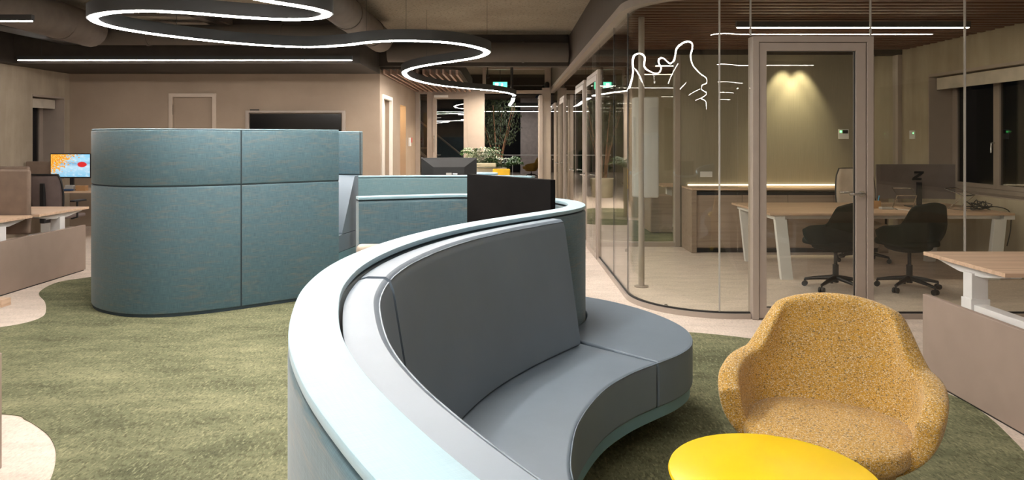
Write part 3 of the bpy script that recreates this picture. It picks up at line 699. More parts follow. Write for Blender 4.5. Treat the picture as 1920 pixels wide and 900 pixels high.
m.prism([(-.13, 2.99), (-.10, 2.98), (-.11, 2.94), (-.08, 2.90), (-.10, 2.895), (-.13, 2.93), (-.16, 2.895), (-.175, 2.905), (-.145, 2.95)], 0, .004,
        Matrix(((1, 0, 0, 0), (0, 0, -1, YS - .004), (0, 1, 0, 0), (0, 0, 0, 1))))
m.build('running_figure', emit('exit white', (.85, 1, .92), 2.2), ex)
MB().tube([(-.17, YS + .02, 3.05), (-.17, YS + .02, ZC)], .008, 8).build('hanger', DARKM, ex)
cm = empty('wall_sensor', (1.02, 17.7, 2.86), label='small black sensor at the top right of the end doorway', cat='sensor')
MB().lathe([(.06, 0), (.06, .10), (.03, .14)], (1.0, 17.68, 2.84), 16).build('housing', BLACKM, cm, smooth=40)

# ------------------------------------------------------------------ the big curved sofa with its wall
Rpts = [(.75, .12), (.42, .32), (.16, .58), (-.03, .86), (-.16, 1.08), (-.26, 1.28), (-.345, 1.50), (-.41, 1.75), (-.455, 2.0), (-.468, 2.3), (-.435, 2.6), (-.36, 2.90), (-.25, 3.19), (-.10, 3.47), (.08, 3.74), (.27, 4.0), (.40, 4.2),
        (.475, 4.38), (.50, 4.56), (.475, 4.75), (.40, 4.92), (.28, 5.07), (.10, 5.22), (-.12, 5.34), (-.34, 5.42), (-.70, 5.32), (-1.09, 5.17)]
Rpath = smooth_path(spline(Rpts, 8), 3)
HT = .055                                  # half thickness of the wall
Wc = offs(Rpath, -HT)
SO = empty('curved_sofa', (.2, 3.0, 0), label='large S-curved grey leather sofa inside a teal fabric wall with a light blue rim', cat='sofa')
prof = rrect(-HT, HT, .012, 1.112, .018, 4)
MB().sweep(Wc, prof).build('wall_body', TEAL, SO, smooth=50)
MB().sweep(Wc, [(-HT + .012, 1.10), (HT - .012, 1.10), (HT - .012, 1.125), (-HT + .012, 1.125)]).build('shadow_groove', GAP, SO, smooth=50)
MB().sweep(Wc, rrect(-HT + .001, HT - .001, 1.122, 1.142, .003, 2)).build('top_rim', RIM, SO, smooth=30)
iE = near(Rpath, (.26, 3.98)); iS = near(Rpath, (-.468, 2.28)); i0 = near(Rpath, (.55, .22))
bprof = [(.008, .452), (.20, .452), (.208, .462), (.205, .50), (.112, 1.075), (.100, 1.106), (.085, 1.117), (.03, 1.118), (.008, 1.112)]
pend = Rpath[i0:iS]; MB().sweep(pend, bprof).build('backrest', LEATHER, SO, bevel=0, smooth=35)
pend = Rpath[iS:iE]; MB().sweep(pend, bprof).build('backrest', LEATHER, SO, smooth=35)
# piping along the front upper edge of the backrests
for seg in (Rpath[i0:iS], Rpath[iS:iE]):
    q = offs(seg, .101); MB().tube([(x, y, 1.105) for x, y in q], .0028, 6).build('piping', LEATHER, SO, smooth=60)
# seat outline
out_near = spline([(1.15, .75), (.85, 1.0), (.55, 1.30), (.35, 1.65), (.245, 2.05), (.215, 2.32), (.228, 2.52), (.285, 2.80), (.42, 3.13), (.58, 3.36), (.748, 3.53)], 8)
out_far = spline([(.748, 3.53), (.88, 3.66), (.985, 3.82), (1.035, 4.02), (1.03, 4.22), (.965, 4.45), (.85, 4.68), (.70, 4.88), (.52, 5.04), (.40, 5.12)], 8)
iJ = near(Rpath, (.29, 4.02)); iF = near(Rpath, (.30, 5.05)); i00 = near(Rpath, (.70, .15))
inner1 = [(x, y) for x, y in offs(Rpath, .006)[i00:iJ]]
inner2 = [(x, y) for x, y in offs(Rpath, .006)[iJ:iF]]
seat1 = inner1 + list(reversed(out_near))
MB().prism(seat1, .222, .45).build('seat', LEATHER, SO, bevel=.022, segs=4)
seat2 = inner2 + list(reversed(out_far))
# tiny gap between both cushions
c2 = [(x + .004, y + .006) for x, y in seat2]
MB().prism(c2, .222, .45).build('seat', LEATHER, SO, bevel=.022, segs=4)
allout = out_near + out_far[1:]
q = offs(allout, -.002)
MB().tube([(x, y, .446) for x, y in offs(allout, .0)][8:], .0032, 6).build('piping', LEATHER, SO, smooth=60)
base = offs(Rpath, .006)[i00:iF] + list(reversed(offs(allout, -.012)))
MB().prism(base, .165, .222).build('plinth', PLINTH, SO, smooth=30)
base2 = offs(Rpath, .006)[i00:iF] + list(reversed(offs(allout, -.30)))
MB().prism(base2, .004, .165).build('recessed_base', BLACKM, SO, smooth=30)

# ------------------------------------------------------------------ tall pod
opts = [(-1.665, 7.09), (-2.01, 6.83), (-2.30, 6.60), (-2.62, 6.37), (-2.95, 6.22), (-3.25, 6.21), (-3.54, 6.33), (-3.78, 6.53), (-3.95, 6.81), (-4.02, 7.12), (-4.0, 7.5), (-3.85, 7.9), (-3.55, 8.25), (-3.1, 8.46), (-2.6, 8.52), (-2.1, 8.50), (-1.70, 8.44)]
opath = smooth_path(spline(opts, 8), 2)          # outer face; interior is on the right of travel
TP = empty('booth_pod', (-2.8, 7.3, 0), label='tall rounded booth of teal woven fabric panels at the left of the room', cat='booth')
iv = near(opath, (-2.44, 6.50))
cpod = offs(opath, .055)
def pod_panel(path, z0, z1): return MB().sweep(path, rrect(-.055, .055, z0, z1, .012, 3)).build('panel', TEAL, TP, smooth=50)
for a, b in ((0, iv), (iv, len(cpod))):
    seg = list(cpod[a:b + 1] if b < len(cpod) else cpod[a:])
    j = -1 if a == 0 else 0; k_ = -2 if a == 0 else 1
    dx, dy = seg[k_][0] - seg[j][0], seg[k_][1] - seg[j][1]; l_ = math.hypot(dx, dy); seg[j] = (seg[j][0] + dx / l_ * .007, seg[j][1] + dy / l_ * .007)
    pod_panel(seg, .03, 1.137); pod_panel(seg, 1.146, 1.635)
MB().sweep(cpod, [(-.046, .02), (.046, .02), (.046, 1.64), (-.046, 1.64)]).build('core', GAP, TP, smooth=50)
MB().sweep(cpod, rrect(-.05, .05, 1.638, 1.648, .004, 2)).build('top_rim', RIM, TP, smooth=50)
MB().sweep(cpod, [(-.045, 0.004), (.045, 0.004), (.045, .03), (-.045, .03)]).build('plinth', GAP, TP, smooth=50)
# bench along the far inside
ib = near(opath, (-3.2, 8.45))
inn = offs(opath, .113)[ib:]
MB().sweep(inn, [(.0, .515), (.50, .515), (.50, .54), (.15, 1.12), (.12, 1.135), (.0, 1.135)]).build('backrest', LEATHER, TP, smooth=35)
MB().sweep(inn, rrect(.0, .80, .33, .51, .02)).build('seat', LEATHER, TP, smooth=50)
MB().sweep(inn, [(.0, .004), (.77, .004), (.77, .325), (.0, .325)]).build('seat_base', PLINTH, TP, smooth=50)

# low curved screen continuing from the pod
LS = empty('low_screen', (-.8, 8.2, 0), label='low curved teal fabric screen extending right from the tall booth', cat='screen wall')
lw = spline([(-1.68, 8.11), (-1.2, 8.17), (-.6, 8.22), (0, 8.18), (.3, 8.05)], 8)
MB().sweep(lw, rrect(-.055, .055, .02, 1.115, .012, 3)).build('panel', TEAL2, LS, smooth=50)
MB().sweep(lw, rrect(-.052, .052, 1.122, 1.142, .008, 3)).build('top_rim', RIM, LS, smooth=50)
MB().sweep(lw, [(-.045, 0.004), (.045, 0.004), (.045, 1.13), (-.045, 1.13)]).build('core', GAP, LS, smooth=50)

# beige tub chair inside the hook of the sofa wall
bt = empty('beige_chair', (-.86, 4.75, 0), label='low beige chair with rounded back tucked behind the sofa wall', cat='chair')
MB().box(-1.05, -.63, 4.96, 5.04, .42, .82).build('backrest', FELTL, bt, bevel=.035)
MB().box(-1.02, -.60, 4.55, 5.0, .40, .47).build('seat', FELTL, bt, bevel=.03)
for x, y in ((-.98, 4.6), (-.64, 4.6), (-.98, 5.0), (-.64, 5.0)): MB().tube([(x, y, 0), (x, y, .41)], .014, 8).build('leg', BLACKM, bt)

# big screen seen from the back, on a floor stand inside the sofa's hook
a, b = Vector((-.275, 5.24, 0)), Vector((.29, 4.46, 0)); dr = (b - a); Ls = dr.length; ang = math.atan2(dr.y, dr.x)
TV = empty('screen_on_stand', ((a + b) / 2)[:], ang, label='large matt black screen seen from behind rising over the curved sofa wall', cat='screen')
local(MB().box(-Ls / 2, Ls / 2, -.02, .02, .72, 1.30), 'display_back', TVB, TV, bevel=.004)
local(MB().box(-Ls / 2 + .01, Ls / 2 - .01, .02, .026, .735, 1.29), 'display_glass', BLACKG, TV)
local(MB().box(-.05, .05, .0 + .026, .05, .3, 1.0).tube([(0, .035, .02), (0, .035, .75)], .03, 12), 'stand_column', BLACKM, TV)
local(MB().box(-.3, .3, -.1, .14, 0.004, .02), 'stand_base', BLACKM, TV, bevel=.004)

# ------------------------------------------------------------------ furniture builders
def star_base(t, r, n, z, mat, casters=True, rot=0.0, hub=.03):
    local(MB().tube([(0, 0, z - .01), (0, 0, .10)], .018, 12).tube([(0, 0, z * .62), (0, 0, .07)], hub, 14), 'column', mat, t, smooth=40)
    for k in range(n):
        a = rot + 2 * PI * k / n; c, s = math.cos(a), math.sin(a)
        zt = .075 if casters else .02
        m = MB(); pts = [(c * .02, s * .02, .12), (c * r * .55, s * r * .55, .10), (c * r, s * r, zt)]
        m.tube(pts, [.026, .021, .014], 8)
        local(m, 'base_arm', mat, t, smooth=50)
        if casters:
            e = MB(); px, py = c * r, s * r
            e.tube([(px - s * .026, py + c * .026, .028), (px - s * .006, py + c * .006, .028)], .028, 14)
            e.tube([(px + s * .026, py - c * .026, .028), (px + s * .006, py - c * .006, .028)], .028, 14)
            e.tube([(px, py, .028), (px, py, zt)], .009, 8)
            local(e, 'caster', mat, t, smooth=40)
def smoothstep(x): x = max(0, min(1, x)); return x * x * (3 - 2 * x)
def shell_mesh(W, D, zb, zarm, zback, thick, lean=.06, backw=44, front=118, zf=None):
    """tub shell opening toward +y (front); returns outer+inner closed surface; back at -y"""
    n = 76; m = MB(); k = 9
    def ring(th, t, inset):
        a = R_(th)                                   # 0 = straight back
        up = smoothstep((abs(th) - backw) / 11.0)
        top = zback - .045 * (min(abs(th), backw) / backw) ** 2
        top = top + (zarm - .05 * max(0, (abs(th) - 56) / 62) - top) * up
        fr = smoothstep((abs(th) - (front - 22)) / 22.0)
        top = top - fr * (zarm - zb) * .10
        # plan superellipse
        e = 2.6
        c, s = math.sin(a), -math.cos(a)
        rr = (abs(c) ** e + abs(s) ** e) ** (-1 / e)
        prof = .60 + .40 * (1 - (1 - t) ** 2.4)       # narrower at the bottom
        x = c * rr * (W / 2 - inset) * prof; y = s * rr * (D / 2 - inset) * prof
        ln = lean * smoothstep((t * (top - zb)) / (zback - zb)) * (1 - up)
        y -= ln
        if t > .4: x *= 1 - .17 * (1 - up) * ((t - .4) / .6)
        return (x, y, zb + (top - zb) * t)
    ths = [-front + 2 * front * i / n for i in range(n + 1)]
    outer = [[ring(th, j / k, 0) for j in range(k + 1)] for th in ths]
    inner = [[ring(th, j / k, thick) for j in range(k + 1)] for th in ths]
    vs = []; idx = {}
    for i in range(n + 1):
        for j in range(k + 1): idx['o', i, j] = len(vs); vs.append(outer[i][j])
        for j in range(k + 1): idx['i', i, j] = len(vs); vs.append(inner[i][j])
    fs = []
    for i in range(n):
        for j in range(k):
            fs.append((idx['o', i, j], idx['o', i + 1, j], idx['o', i + 1, j + 1], idx['o', i, j + 1]))
            fs.append((idx['i', i, j], idx['i', i, j + 1], idx['i', i + 1, j + 1], idx['i', i + 1, j]))
        # rounded top
        mid = len(vs)
        fs.append((idx['o', i, k], idx['o', i + 1, k], idx['i', i + 1, k], idx['i', i, k]))
        fs.append((idx['o', i, 0], idx['i', i, 0], idx['i', i + 1, 0], idx['o', i + 1, 0]))
    for i in (0, n):
        for j in range(k): fs.append((idx['o', i, j], idx['o', i, j + 1], idx['i', i, j + 1], idx['i', i, j]))
    m.add(vs, fs); return m
def tub_chair(name, loc, rz, label, fab, W=.72, D=.66, zb=.27, zseat=.44, zarm=.62, zback=.82, thick=.075, lean=.06, base='star', mat=BLACKM, group=None, rot=.3, r=.31, front=122):
    """local +y is the chair's front"""
    t = empty(name, loc, rz, label=label, cat='chair' if 'arm' not in name else 'armchair', group=group)
    local(shell_mesh(W, D, zb, zarm, zback, thick, lean, front=front), 'shell', fab, t, sub=2)
    # under-bowl
    pts = [];
    for i in range(28):
        a = 2 * PI * i / 28; e = 2.6; c, s = math.cos(a), math.sin(a); rr = (abs(c) ** e + abs(s) ** e) ** (-1 / e); pts.append((c * rr, s * rr))
    bw, bd = W * .31, D * .34
    m = MB()
    for z, sc in ((zb - .035, .62), (zb - .02, .86), (zb + .0, .98), (zb + .06, 1.06)):
        m.v += [(x * bw * sc, y * bd * sc + D * .02, z) for x, y in pts]
    for q in range(3):
        for i in range(28): m.f.append([q * 28 + i, q * 28 + (i + 1) % 28, (q + 1) * 28 + (i + 1) % 28, (q + 1) * 28 + i])
    m.f += [list(range(28))[::-1], list(range(84, 112))]
    local(m, 'under_shell', fab, t, smooth=60)
    sw, sd = W / 2 - thick - .005, D / 2 - thick + .01
    m = MB(); lay = ((zb + .03, .80), (zb + .06, .93), (zseat - .07, 1.0), (zseat - .022, 1.0), (zseat - .006, .975), (zseat + .002, .92), (zseat + .010, .45))
    for z, sc in lay:
        for x, y in pts:
            yy = y * sd * sc + (.06 if y > 0 else .0) * abs(y)
            m.v.append((x * sw * sc * (.86 if z < zseat - .1 else .95), yy + .01, z))
    for q in range(len(lay) - 1):
        for i in range(28): m.f.append([q * 28 + i, q * 28 + (i + 1) % 28, (q + 1) * 28 + (i + 1) % 28, (q + 1) * 28 + i])
    L_ = (len(lay) - 1) * 28
    m.f += [list(range(28))[::-1], list(range(L_, L_ + 28))]
    local(m, 'seat_cushion', fab, t, smooth=70, sub=1)
    if base == 'star': star_base(t, r, 5, zb - .02, mat, True, rot)
    else: star_base(t, r, 4, zb - .02, mat, False, rot)
    return t

# mustard armchair and yellow table
tub_chair('armchair', (1.315, 2.93, 0), R_(180 - 30), 'mustard tweed tub armchair facing the round yellow table', MUST, W=.85, D=.72, zb=.26, zseat=.40, zarm=.61, zback=.845, thick=.085, lean=.10, base='four', r=.27)
yt = empty('round_table', (.835, 2.245, 0), label='round glossy yellow side table beside the mustard armchair', cat='table')
local(MB().lathe([(.300, .478), (.316, .482), (.320, .490), (.317, .498), (.312, .500)], n=72), 'tabletop', YEL, yt, smooth=40)
local(MB().tube([(0, 0, .012), (0, 0, .48)], .025, 16), 'column', YEL, yt, smooth=40)
local(MB().lathe([(.19, .004), (.19, .012), (.03, .016)], n=48), 'base_plate', YEL, yt, smooth=40)

# ------------------------------------------------------------------ meeting room furniture
dk = empty('meeting_desk', (4.2, 8.5, 0), label='long double desk with pale oak top and white splayed legs in the meeting room', cat='desk')
MB().box(2.90, 5.60, 7.87, 8.535, .715, .74).box(2.90, 5.60, 8.545, 9.22, .715, .74).build('tabletop', OAK, dk, bevel=.002)
for k, (xb, s) in enumerate(((2.98, 1), (5.52, -1))):
    for yy, sy in ((7.93, 1), (9.12, -1)):
        m = MB(); q = [(xb - s * .035 , yy - .02), (xb + s * .105, yy - .02)]
        zt, wd = .67, .055
        xs0, xs1 = sorted((xb, xb + s * .13)); dx = s * .06; y0, y1 = yy - .03, yy + .03; dy = sy * .0
        m.add([(xs0 + dx, y0, 0), (xs1 + dx, y0, 0), (xs1 + dx, y1, 0), (xs0 + dx, y1, 0), (xs0 - dx * .2, y0, zt), (xs1 - dx * .2, y0, zt), (xs1 - dx * .2, y1, zt), (xs0 - dx * .2, y1, zt)],
              [(0, 3, 2, 1), (4, 5, 6, 7), (0, 1, 5, 4), (1, 2, 6, 5), (2, 3, 7, 6), (3, 0, 4, 7)])
        m.build('leg', WHITE, dk, bevel=.004)
    MB().box(min(xb - .02, xb + .10), max(xb - .02, xb + .10), 7.9, 9.18, .665, .714).build('crossbar', WHITE, dk, bevel=.003)
MB().box(3.0, 5.5, 7.96, 8.0, .67, .712).box(3.0, 5.5, 9.05, 9.09, .67, .712).build('rail', WHITE, dk, bevel=.003)
cA = tub_chair('swivel_chair', (3.42, 7.43, 0), R_(20), 'dark velvet swivel tub chair at the desk, half behind the door stile', VELV, W=.70, D=.58, zb=.43, zseat=.52, zarm=.70, zback=.925, thick=.05, lean=.02, rot=R_(200), r=.30, front=112)
cB = copy_tree(cA); cB.location = (4.17, 7.40, 0); cB.rotation_euler = (0, 0, R_(17))
cB['label'] = 'dark velvet swivel tub chair at the desk, right of the glass door'

def task_chair(loc, rz, label, back, zt=1.15, bw_=1.0):
    t = empty('office_chair', loc, rz, label=label, cat='chair')
    local(MB().box(-.24, .24, -.22, .24, .45, .50), 'seat', back, t, bevel=.022)
    m = MB(); rows = 7; cols = 8
    for j in range(rows + 1):
        z = .55 + (zt - .55) * j / rows; ww = .21 + .03 * math.sin(PI * j / rows)
        if j == rows: ww = .19
        for i in range(cols + 1):
            u = -1 + 2 * i / cols; m.v.append((u * ww * bw_, -.25 - .06 * (j / rows) + .05 * u * u, z))
    for j in range(rows):
        for i in range(cols): a = j * (cols + 1) + i; m.f.append([a, a + 1, a + cols + 2, a + cols + 1])
    o = local(m, 'backrest', back, t, smooth=60); sd = o.modifiers.new('s', 'SOLIDIFY'); sd.thickness = .02
    fr = []
    for j in range(rows + 1): fr.append(m.v[j * (cols + 1)])
    fr += [m.v[rows * (cols + 1) + i] for i in range(1, cols + 1)]
    fr += [m.v[j * (cols + 1) + cols] for j in range(rows - 1, -1, -1)]
    local(MB().tube([(p[0], p[1] - .008, p[2]) for p in fr], .013, 8), 'back_frame', BLACKM, t, smooth=60)
    local(MB().box(-.035, .035, -.31, -.27, .40, .95).box(-.035, .035, -.30, .05, .40, .44), 'back_support', BLACKM, t, bevel=.01)
    for s in (-1, 1):
        local(MB().tube([(s * .20, 0, .44), (s * .29, 0, .46), (s * .29, 0, .68)], .014, 8), 'arm_post', BLACKM, t, smooth=50)
        local(MB().box(s * .29 - .04, s * .29 + .04, -.10, .14, .68, .705), 'arm_pad', BLACKM, t, bevel=.01)
    star_base(t, .31, 5, .45, BLACKM, True, .2)
    return t
task_chair((4.52, 9.10, 0), R_(172), 'beige high-backed office chair on the far side of the meeting desk', FELTL, 1.17)

# curved monitor with its Z mark
mo = empty('curved_monitor', (4.90, 8.62, .74), R_(-4), label='wide curved monitor seen from behind on the meeting desk, dark Z mark on its back', cat='monitor')
m = MB(); n = 14
for z in (.10, .515):
    for yo in (0, .028):
        for i in range(n + 1):
            u = -1 + 2 * i / n; m.v.append((u * .455, -.07 * u * u * -1 * -1 + yo, z))
k = n + 1
for i in range(n):
    m.f += [[i, i + 1, 2 * k + i + 1, 2 * k + i], [k + i, 3 * k + i, 3 * k + i + 1, k + i + 1], [i, k + i, k + i + 1, i + 1], [2 * k + i, 2 * k + i + 1, 3 * k + i + 1, 3 * k + i]]
m.f += [[0, 2 * k, 3 * k, k], [n, k + n, 3 * k + n, 2 * k + n]]
for q in range(len(m.v)): x, y, z = m.v[q]; m.v[q] = (x, y, z)
mback = plain('monitor back grey', (.12, .10, .095), .3)
local(m, 'display', mback, mo, smooth=40)
zm = Matrix(((1, 0, 0, .06), (0, 0, -1, -.004), (0, 1, 0, .36), (0, 0, 0, 1)))
local(MB().prism([(-.045, .07), (.065, .07), (.062, .045), (-.022, -.012), (.040, -.012), (.036, -.036), (-.072, -.036), (-.068, -.010), (.012, .045), (-.048, .045)], 0, .004, zm), 'z_mark', BLACKM, mo)
local(MB().box(.035, .085, -.05, -.005, .02, .30), 'stand_neck', BLACKM, mo, bevel=.006)
local(MB().box(-.06, .18, -.12, .10, 0, .012), 'stand_foot', BLACKM, mo, bevel=.004)
def laptop_stand(loc, rz, lab):
    t = empty('laptop_stand', loc, rz, label=lab, cat='laptop stand')
    for s in (-1, 1):
        local(MB().tube([(s * .11, -.10, .008), (s * .11, .12, .008), (s * .10, -.06, .17), (s * .10, .16, .24)], .007, 8), 'side_bar', CHROME, t, smooth=30)
    local(MB().tube([(-.10, .16, .24), (.10, .16, .24)], .007, 8).tube([(-.10, -.06, .17), (.10, -.06, .17)], .007, 8), 'cross_bar', CHROME, t, smooth=40)
laptop_stand((5.28, 8.25, .74), R_(25), 'open silver laptop stand near the window end of the meeting desk')
laptop_stand((4.62, 8.28, .74), R_(-15), 'silver laptop stand on the meeting desk just before the curved monitor')
cc = empty('cable_tangle', (5.42, 8.2, .75), label='tangle of black cables at the window end of the meeting desk', cat='cables')
m = MB(); rnd = random.Random(4)
for q in range(5):
    pts = [(5.34 + rnd.uniform(-.1, .16), 8.15 + rnd.uniform(-.12, .12), .752 + rnd.uniform(0, .11)) for _ in range(7)]
    m.tube(spline(pts, 5), .005, 6)
m.build('cable', BLACKM, cc, smooth=60)
MB().tube(spline([(5.45, 8.2, .76), (5.55, 8.1, .79), (5.63, 8.0, .74), (5.64, 8.0, .55), (5.60, 8.0, .36)], 6), .006, 6).build('hanging_cable', BLACKM, cc, smooth=60)
pb = empty('pencil_box', (4.37, 8.45, .74), label='small wooden pencil box with a blue pen on the meeting desk', cat='box')
MB().box(4.31, 4.40, 8.40, 8.47, .74, .83).build('box_body', ORW, pb, bevel=.003)
MB().tube([(4.38, 8.44, .80), (4.40, 8.44, .89)], .006, 6).build('pen', plain('blue pen', (.05, .35, .65), .4), pb)
hb = empty('docking_station', (4.48, 8.3, .74), label='flat grey dock between the pencil box and laptop stand', cat='dock')
MB().box(4.36, 4.49, 8.30, 8.38, .74, .765).build('dock_body', GREYBOX, hb, bevel=.005)
MB().tube(spline([(4.49, 8.34, .75), (4.6, 8.12, .748), (4.8, 8.28, .748), (4.95, 8.3, .748)], 5), .004, 6).build('cable', WHITE, hb)

# second glass room
d2 = empty('side_desk', (3.1, 13.2, 0), label='pale desk on a white leg in the second glass room', cat='desk')
MB().box(2.75, 3.9, 12.6, 13.4, .715, .74).build('tabletop', OAK, d2, bevel=.002)
MB().box(2.9, 3.0, 12.95, 13.05, .03, .7).box(2.88, 3.02, 12.65, 13.35, 0, .03).build('leg', WHITE, d2, bevel=.004)
cb2 = empty('low_cabinet', (2.65, 12.2, 0), label='low brown cabinet in the second glass room', cat='cabinet')
MB().box(2.38, 2.74, 11.8, 12.35, .02, .62).build('body', CABW, cb2, bevel=.004)
MB().box(2.39, 2.73, 11.785, 11.80, .05, .60).build('cabinet_door', CABW, cb2, bevel=.003)
bn = empty('waste_bin', (2.87, 11.75, 0), label='pale cylindrical waste bin in the second glass room', cat='bin')
MB().lathe([(.085, 0), (.095, .40), (.085, .41)], (2.87, 11.75, .0), 24).build('bin_body', GREYBOX, bn, smooth=40)
pc = empty('office_chair', (3.25, 12.3, 0), label='dark chair by the bin in the second glass room', cat='chair')
MB().box(3.03, 3.42, 12.1, 12.5, .42, .50).build('seat', BLACKM, pc, bevel=.02)
MB().box(3.05, 3.40, 12.05, 12.10, .5, .78).build('backrest', BLACKM, pc, bevel=.02)
MB().tube([(3.22, 12.3, .05), (3.22, 12.3, .42)], .03, 12).box(3.0, 3.45, 12.27, 12.33, .02, .06).build('base', BLACKM, pc)

# ------------------------------------------------------------------ height-adjustable desks
def tdesk(name_label, x0, x1, y0, y1, cols_, grp=None, zt=.74, armside=None):
    t = empty('desk', ((x0 + x1) / 2, (y0 + y1) / 2, 0), label=name_label, cat='desk')
    MB().box(x0, x1, y0, y1, zt - .026, zt).build('tabletop', OAK, t, bevel=.0015)
    ym = (y0 + y1) / 2
    for x in cols_:
        m = MB().box(x - .055, x + .055, ym - .045, ym + .045, .30, zt - .07)
        m.box(x - .064, x + .064, ym - .052, ym + .052, .05, .50)
        m.build('leg', WHITE, t, bevel=.004)
        b_ = MB(); yy = [y0 + .04, y0 + .05, ym - .12, ym + .12, y1 - .05, y1 - .04]; zz = [zt - .034, zt - .042, zt - .085, zt - .085, zt - .042, zt - .034]
        n = len(yy); b_.v = [(x - .035, y, z) for y, z in zip(yy, zz)] + [(x - .035, y, zt - .026) for y in yy] + [(x + .035, y, z) for y, z in zip(yy, zz)] + [(x + .035, y, zt - .026) for y in yy]
        for i in range(n - 1):
            b_.f += [[i, i + 1, n + i + 1, n + i], [2 * n + i, 3 * n + i, 3 * n + i + 1, 2 * n + i + 1], [i, 2 * n + i, 2 * n + i + 1, i + 1]]
        b_.f += [[0, n, 3 * n, 2 * n], [n - 1, 3 * n - 1, 4 * n - 1, 2 * n - 1], [n, 2 * n - 1, 4 * n - 1, 3 * n]]
        b_.build('bracket', WHITE, t)
        MB().box(x - .04, x + .04, y0 + .05, y1 - .03, 0.0, .05).build('foot', WHITE, t, bevel=.006)
    return t
dR = tdesk('height-adjustable oak desk on a white column at the right edge', 3.02, 4.75, 4.33, 5.18, (3.12, 4.6))
MB().box(3.075, 3.165, 3.6, 4.72, .405, .465).build('cable_channel', WHITE, dR, bevel=.004)
def screen_panel(x0, x1, y0, y1, z1, lab):
    t = empty('low_partition', ((x0 + x1) / 2, (y0 + y1) / 2, 0), label=lab, cat='partition')
    MB().box(x0, x1, y0, y1, .012, z1).build('panel', TAUPE, t, bevel=.004)
    MB().box(x0 + .01, x1 - .01, y0 + .02, y1 - .02, 0, .012).build('foot', BLACKM, t)
screen_panel(2.70, 2.735, 1.9, 4.64, .55, 'taupe low partition panel beside the mustard armchair, at the right')
screen_panel(-5.035, -5.0, 5.6, 8.49, .54, 'taupe low partition panel before the left desks')
screen_panel(-2.40, -2.365, .6, 3.35, .553, 'taupe panel end cut off by the lower left edge')
dA = tdesk('oak desk behind the left partition, nearer of the two with the felt divider between', -6.7, -5.08, 6.86, 7.66, (-5.17, -6.5))
dB = tdesk('oak desk behind the left partition, farther of the two, before the brown office chair', -6.7, -5.06, 7.74, 8.66, (-5.15, -6.5))
MB().box(-5.20, -5.14, 6.4, 7.2, .44, .475).build('cable_channel', WHITE, dA, bevel=.004)
dv = empty('desk_divider', (-5.8, 7.70, .5), label='upholstered brown felt divider with rounded corners between the left desks', cat='divider')
MB().box(-6.7, -5.13, 7.67, 7.73, .53, 1.23).build('panel', FELT, dv, bevel=.028, segs=4)
dv2 = empty('desk_divider', (-6.3, 8.75, .5), label='brown felt divider with rounded top just behind the nearer divider', cat='divider')
MB().box(-7.2, -5.84, 8.72, 8.78, .53, 1.225).build('panel', FELT, dv2, bevel=.028, segs=4)
dv3 = empty('desk_divider', (-7.2, 11.6, .5), label='small brown felt divider on the rear desk beside the lit monitor', cat='divider')
MB().box(-7.78, -7.37, 11.55, 11.61, .75, 1.20).build('panel', FELT, dv3, bevel=.02)
dC = tdesk('rear oak desk carrying the lit monitor against the left corner', -7.75, -6.0, 11.2, 12.1, (-7.5, -6.2))
task_chair((-6.33, 10.1, 0), R_(-8), 'brown mesh-back office chair turned to the rear left desk', MESHM, 1.07, 1.12)
bw = empty('timber_beam', (-4.9, 6.6, 0), label='pale wooden beam end on the carpet at the left edge', cat='beam')
MB().box(-5.6, -4.66, 6.60, 6.72, 0, .07).build('beam', OAKY, bw, bevel=.003)
# lit monitor
def screen_mat():
    m, nt, bs = new_mat('autumn lake wallpaper')
    uv = coords(nt, True)
    sep = nt.nodes.new('ShaderNodeSeparateXYZ'); lnk(nt, uv, sep.inputs[0])
    lake = ramp(nt, sep.outputs[1], [(0, (.25, .60, .85)), (.45, (.55, .80, .95)), (.60, (.20, .45, .70)), (.72, (.45, .78, .97)), (1, (.30, .70, .98))])
    n1 = noise(nt, coords(nt, True, (9, 7, 1)), 1.0, 3)
    lake = mix(nt, lake, (.75, .9, 1), ramp(nt, n1, [(.5, (0, 0, 0)), (.65, (.6,) * 3)]))
    def M(op, a, b):
        n = nt.nodes.new('ShaderNodeMath'); n.operation = op
        for i, q in enumerate((a, b)):
            if isinstance(q, (int, float)): n.inputs[i].default_value = q
            else: lnk(nt, q, n.inputs[i])
        return n.outputs[0]
    n2 = noise(nt, coords(nt, True, (16, 12, 1)), 1.0, 4, .7)
    grad = M('ADD', M('MULTIPLY', sep.outputs[0], -1.0), M('MULTIPLY', sep.outputs[1], .65))
    fac = ramp(nt, M('ADD', n2, M('MULTIPLY', grad, .42)), [(.50, (0, 0, 0)), (.55, (1, 1, 1))])
    n3 = noise(nt, coords(nt, True, (30, 22, 1)), 1.0, 2)
    leafc = ramp(nt, n3, [(.35, (.85, .18, .02)), (.5, (1, .45, .03)), (.68, (1, .78, .2))])
    c = mix(nt, lake, leafc, fac)
    dx = M('SUBTRACT', sep.outputs[0], .80); dy = M('MULTIPLY', M('SUBTRACT', sep.outputs[1], .55), 1.0)
    dist = M('ADD', M('MULTIPLY', dx, dx), M('MULTIPLY', dy, dy)); dist = M('ADD', dist, M('MULTIPLY', n2, .015))
    c = mix(nt, (.75, .03, .03), c, ramp(nt, dist, [(.020, (0, 0, 0)), (.024, (1, 1, 1))]))
    bs.inputs['Base Color'].default_value = (0, 0, 0, 1); bs.inputs['Roughness'].default_value = .3
    lnk(nt, c, bs.inputs['Emission Color']); bs.inputs['Emission Strength'].default_value = .5
    return m
mn = empty('lit_monitor', (-7.29, 11.4, .74), label='monitor showing a blue lake with orange autumn leaves on the rear left desk', cat='monitor')
YM = 11.42; zf = lambda y: H - (y - HY) * YM / F
xa, xb = (94 - CX) * YM / F, (170 - CX) * YM / F
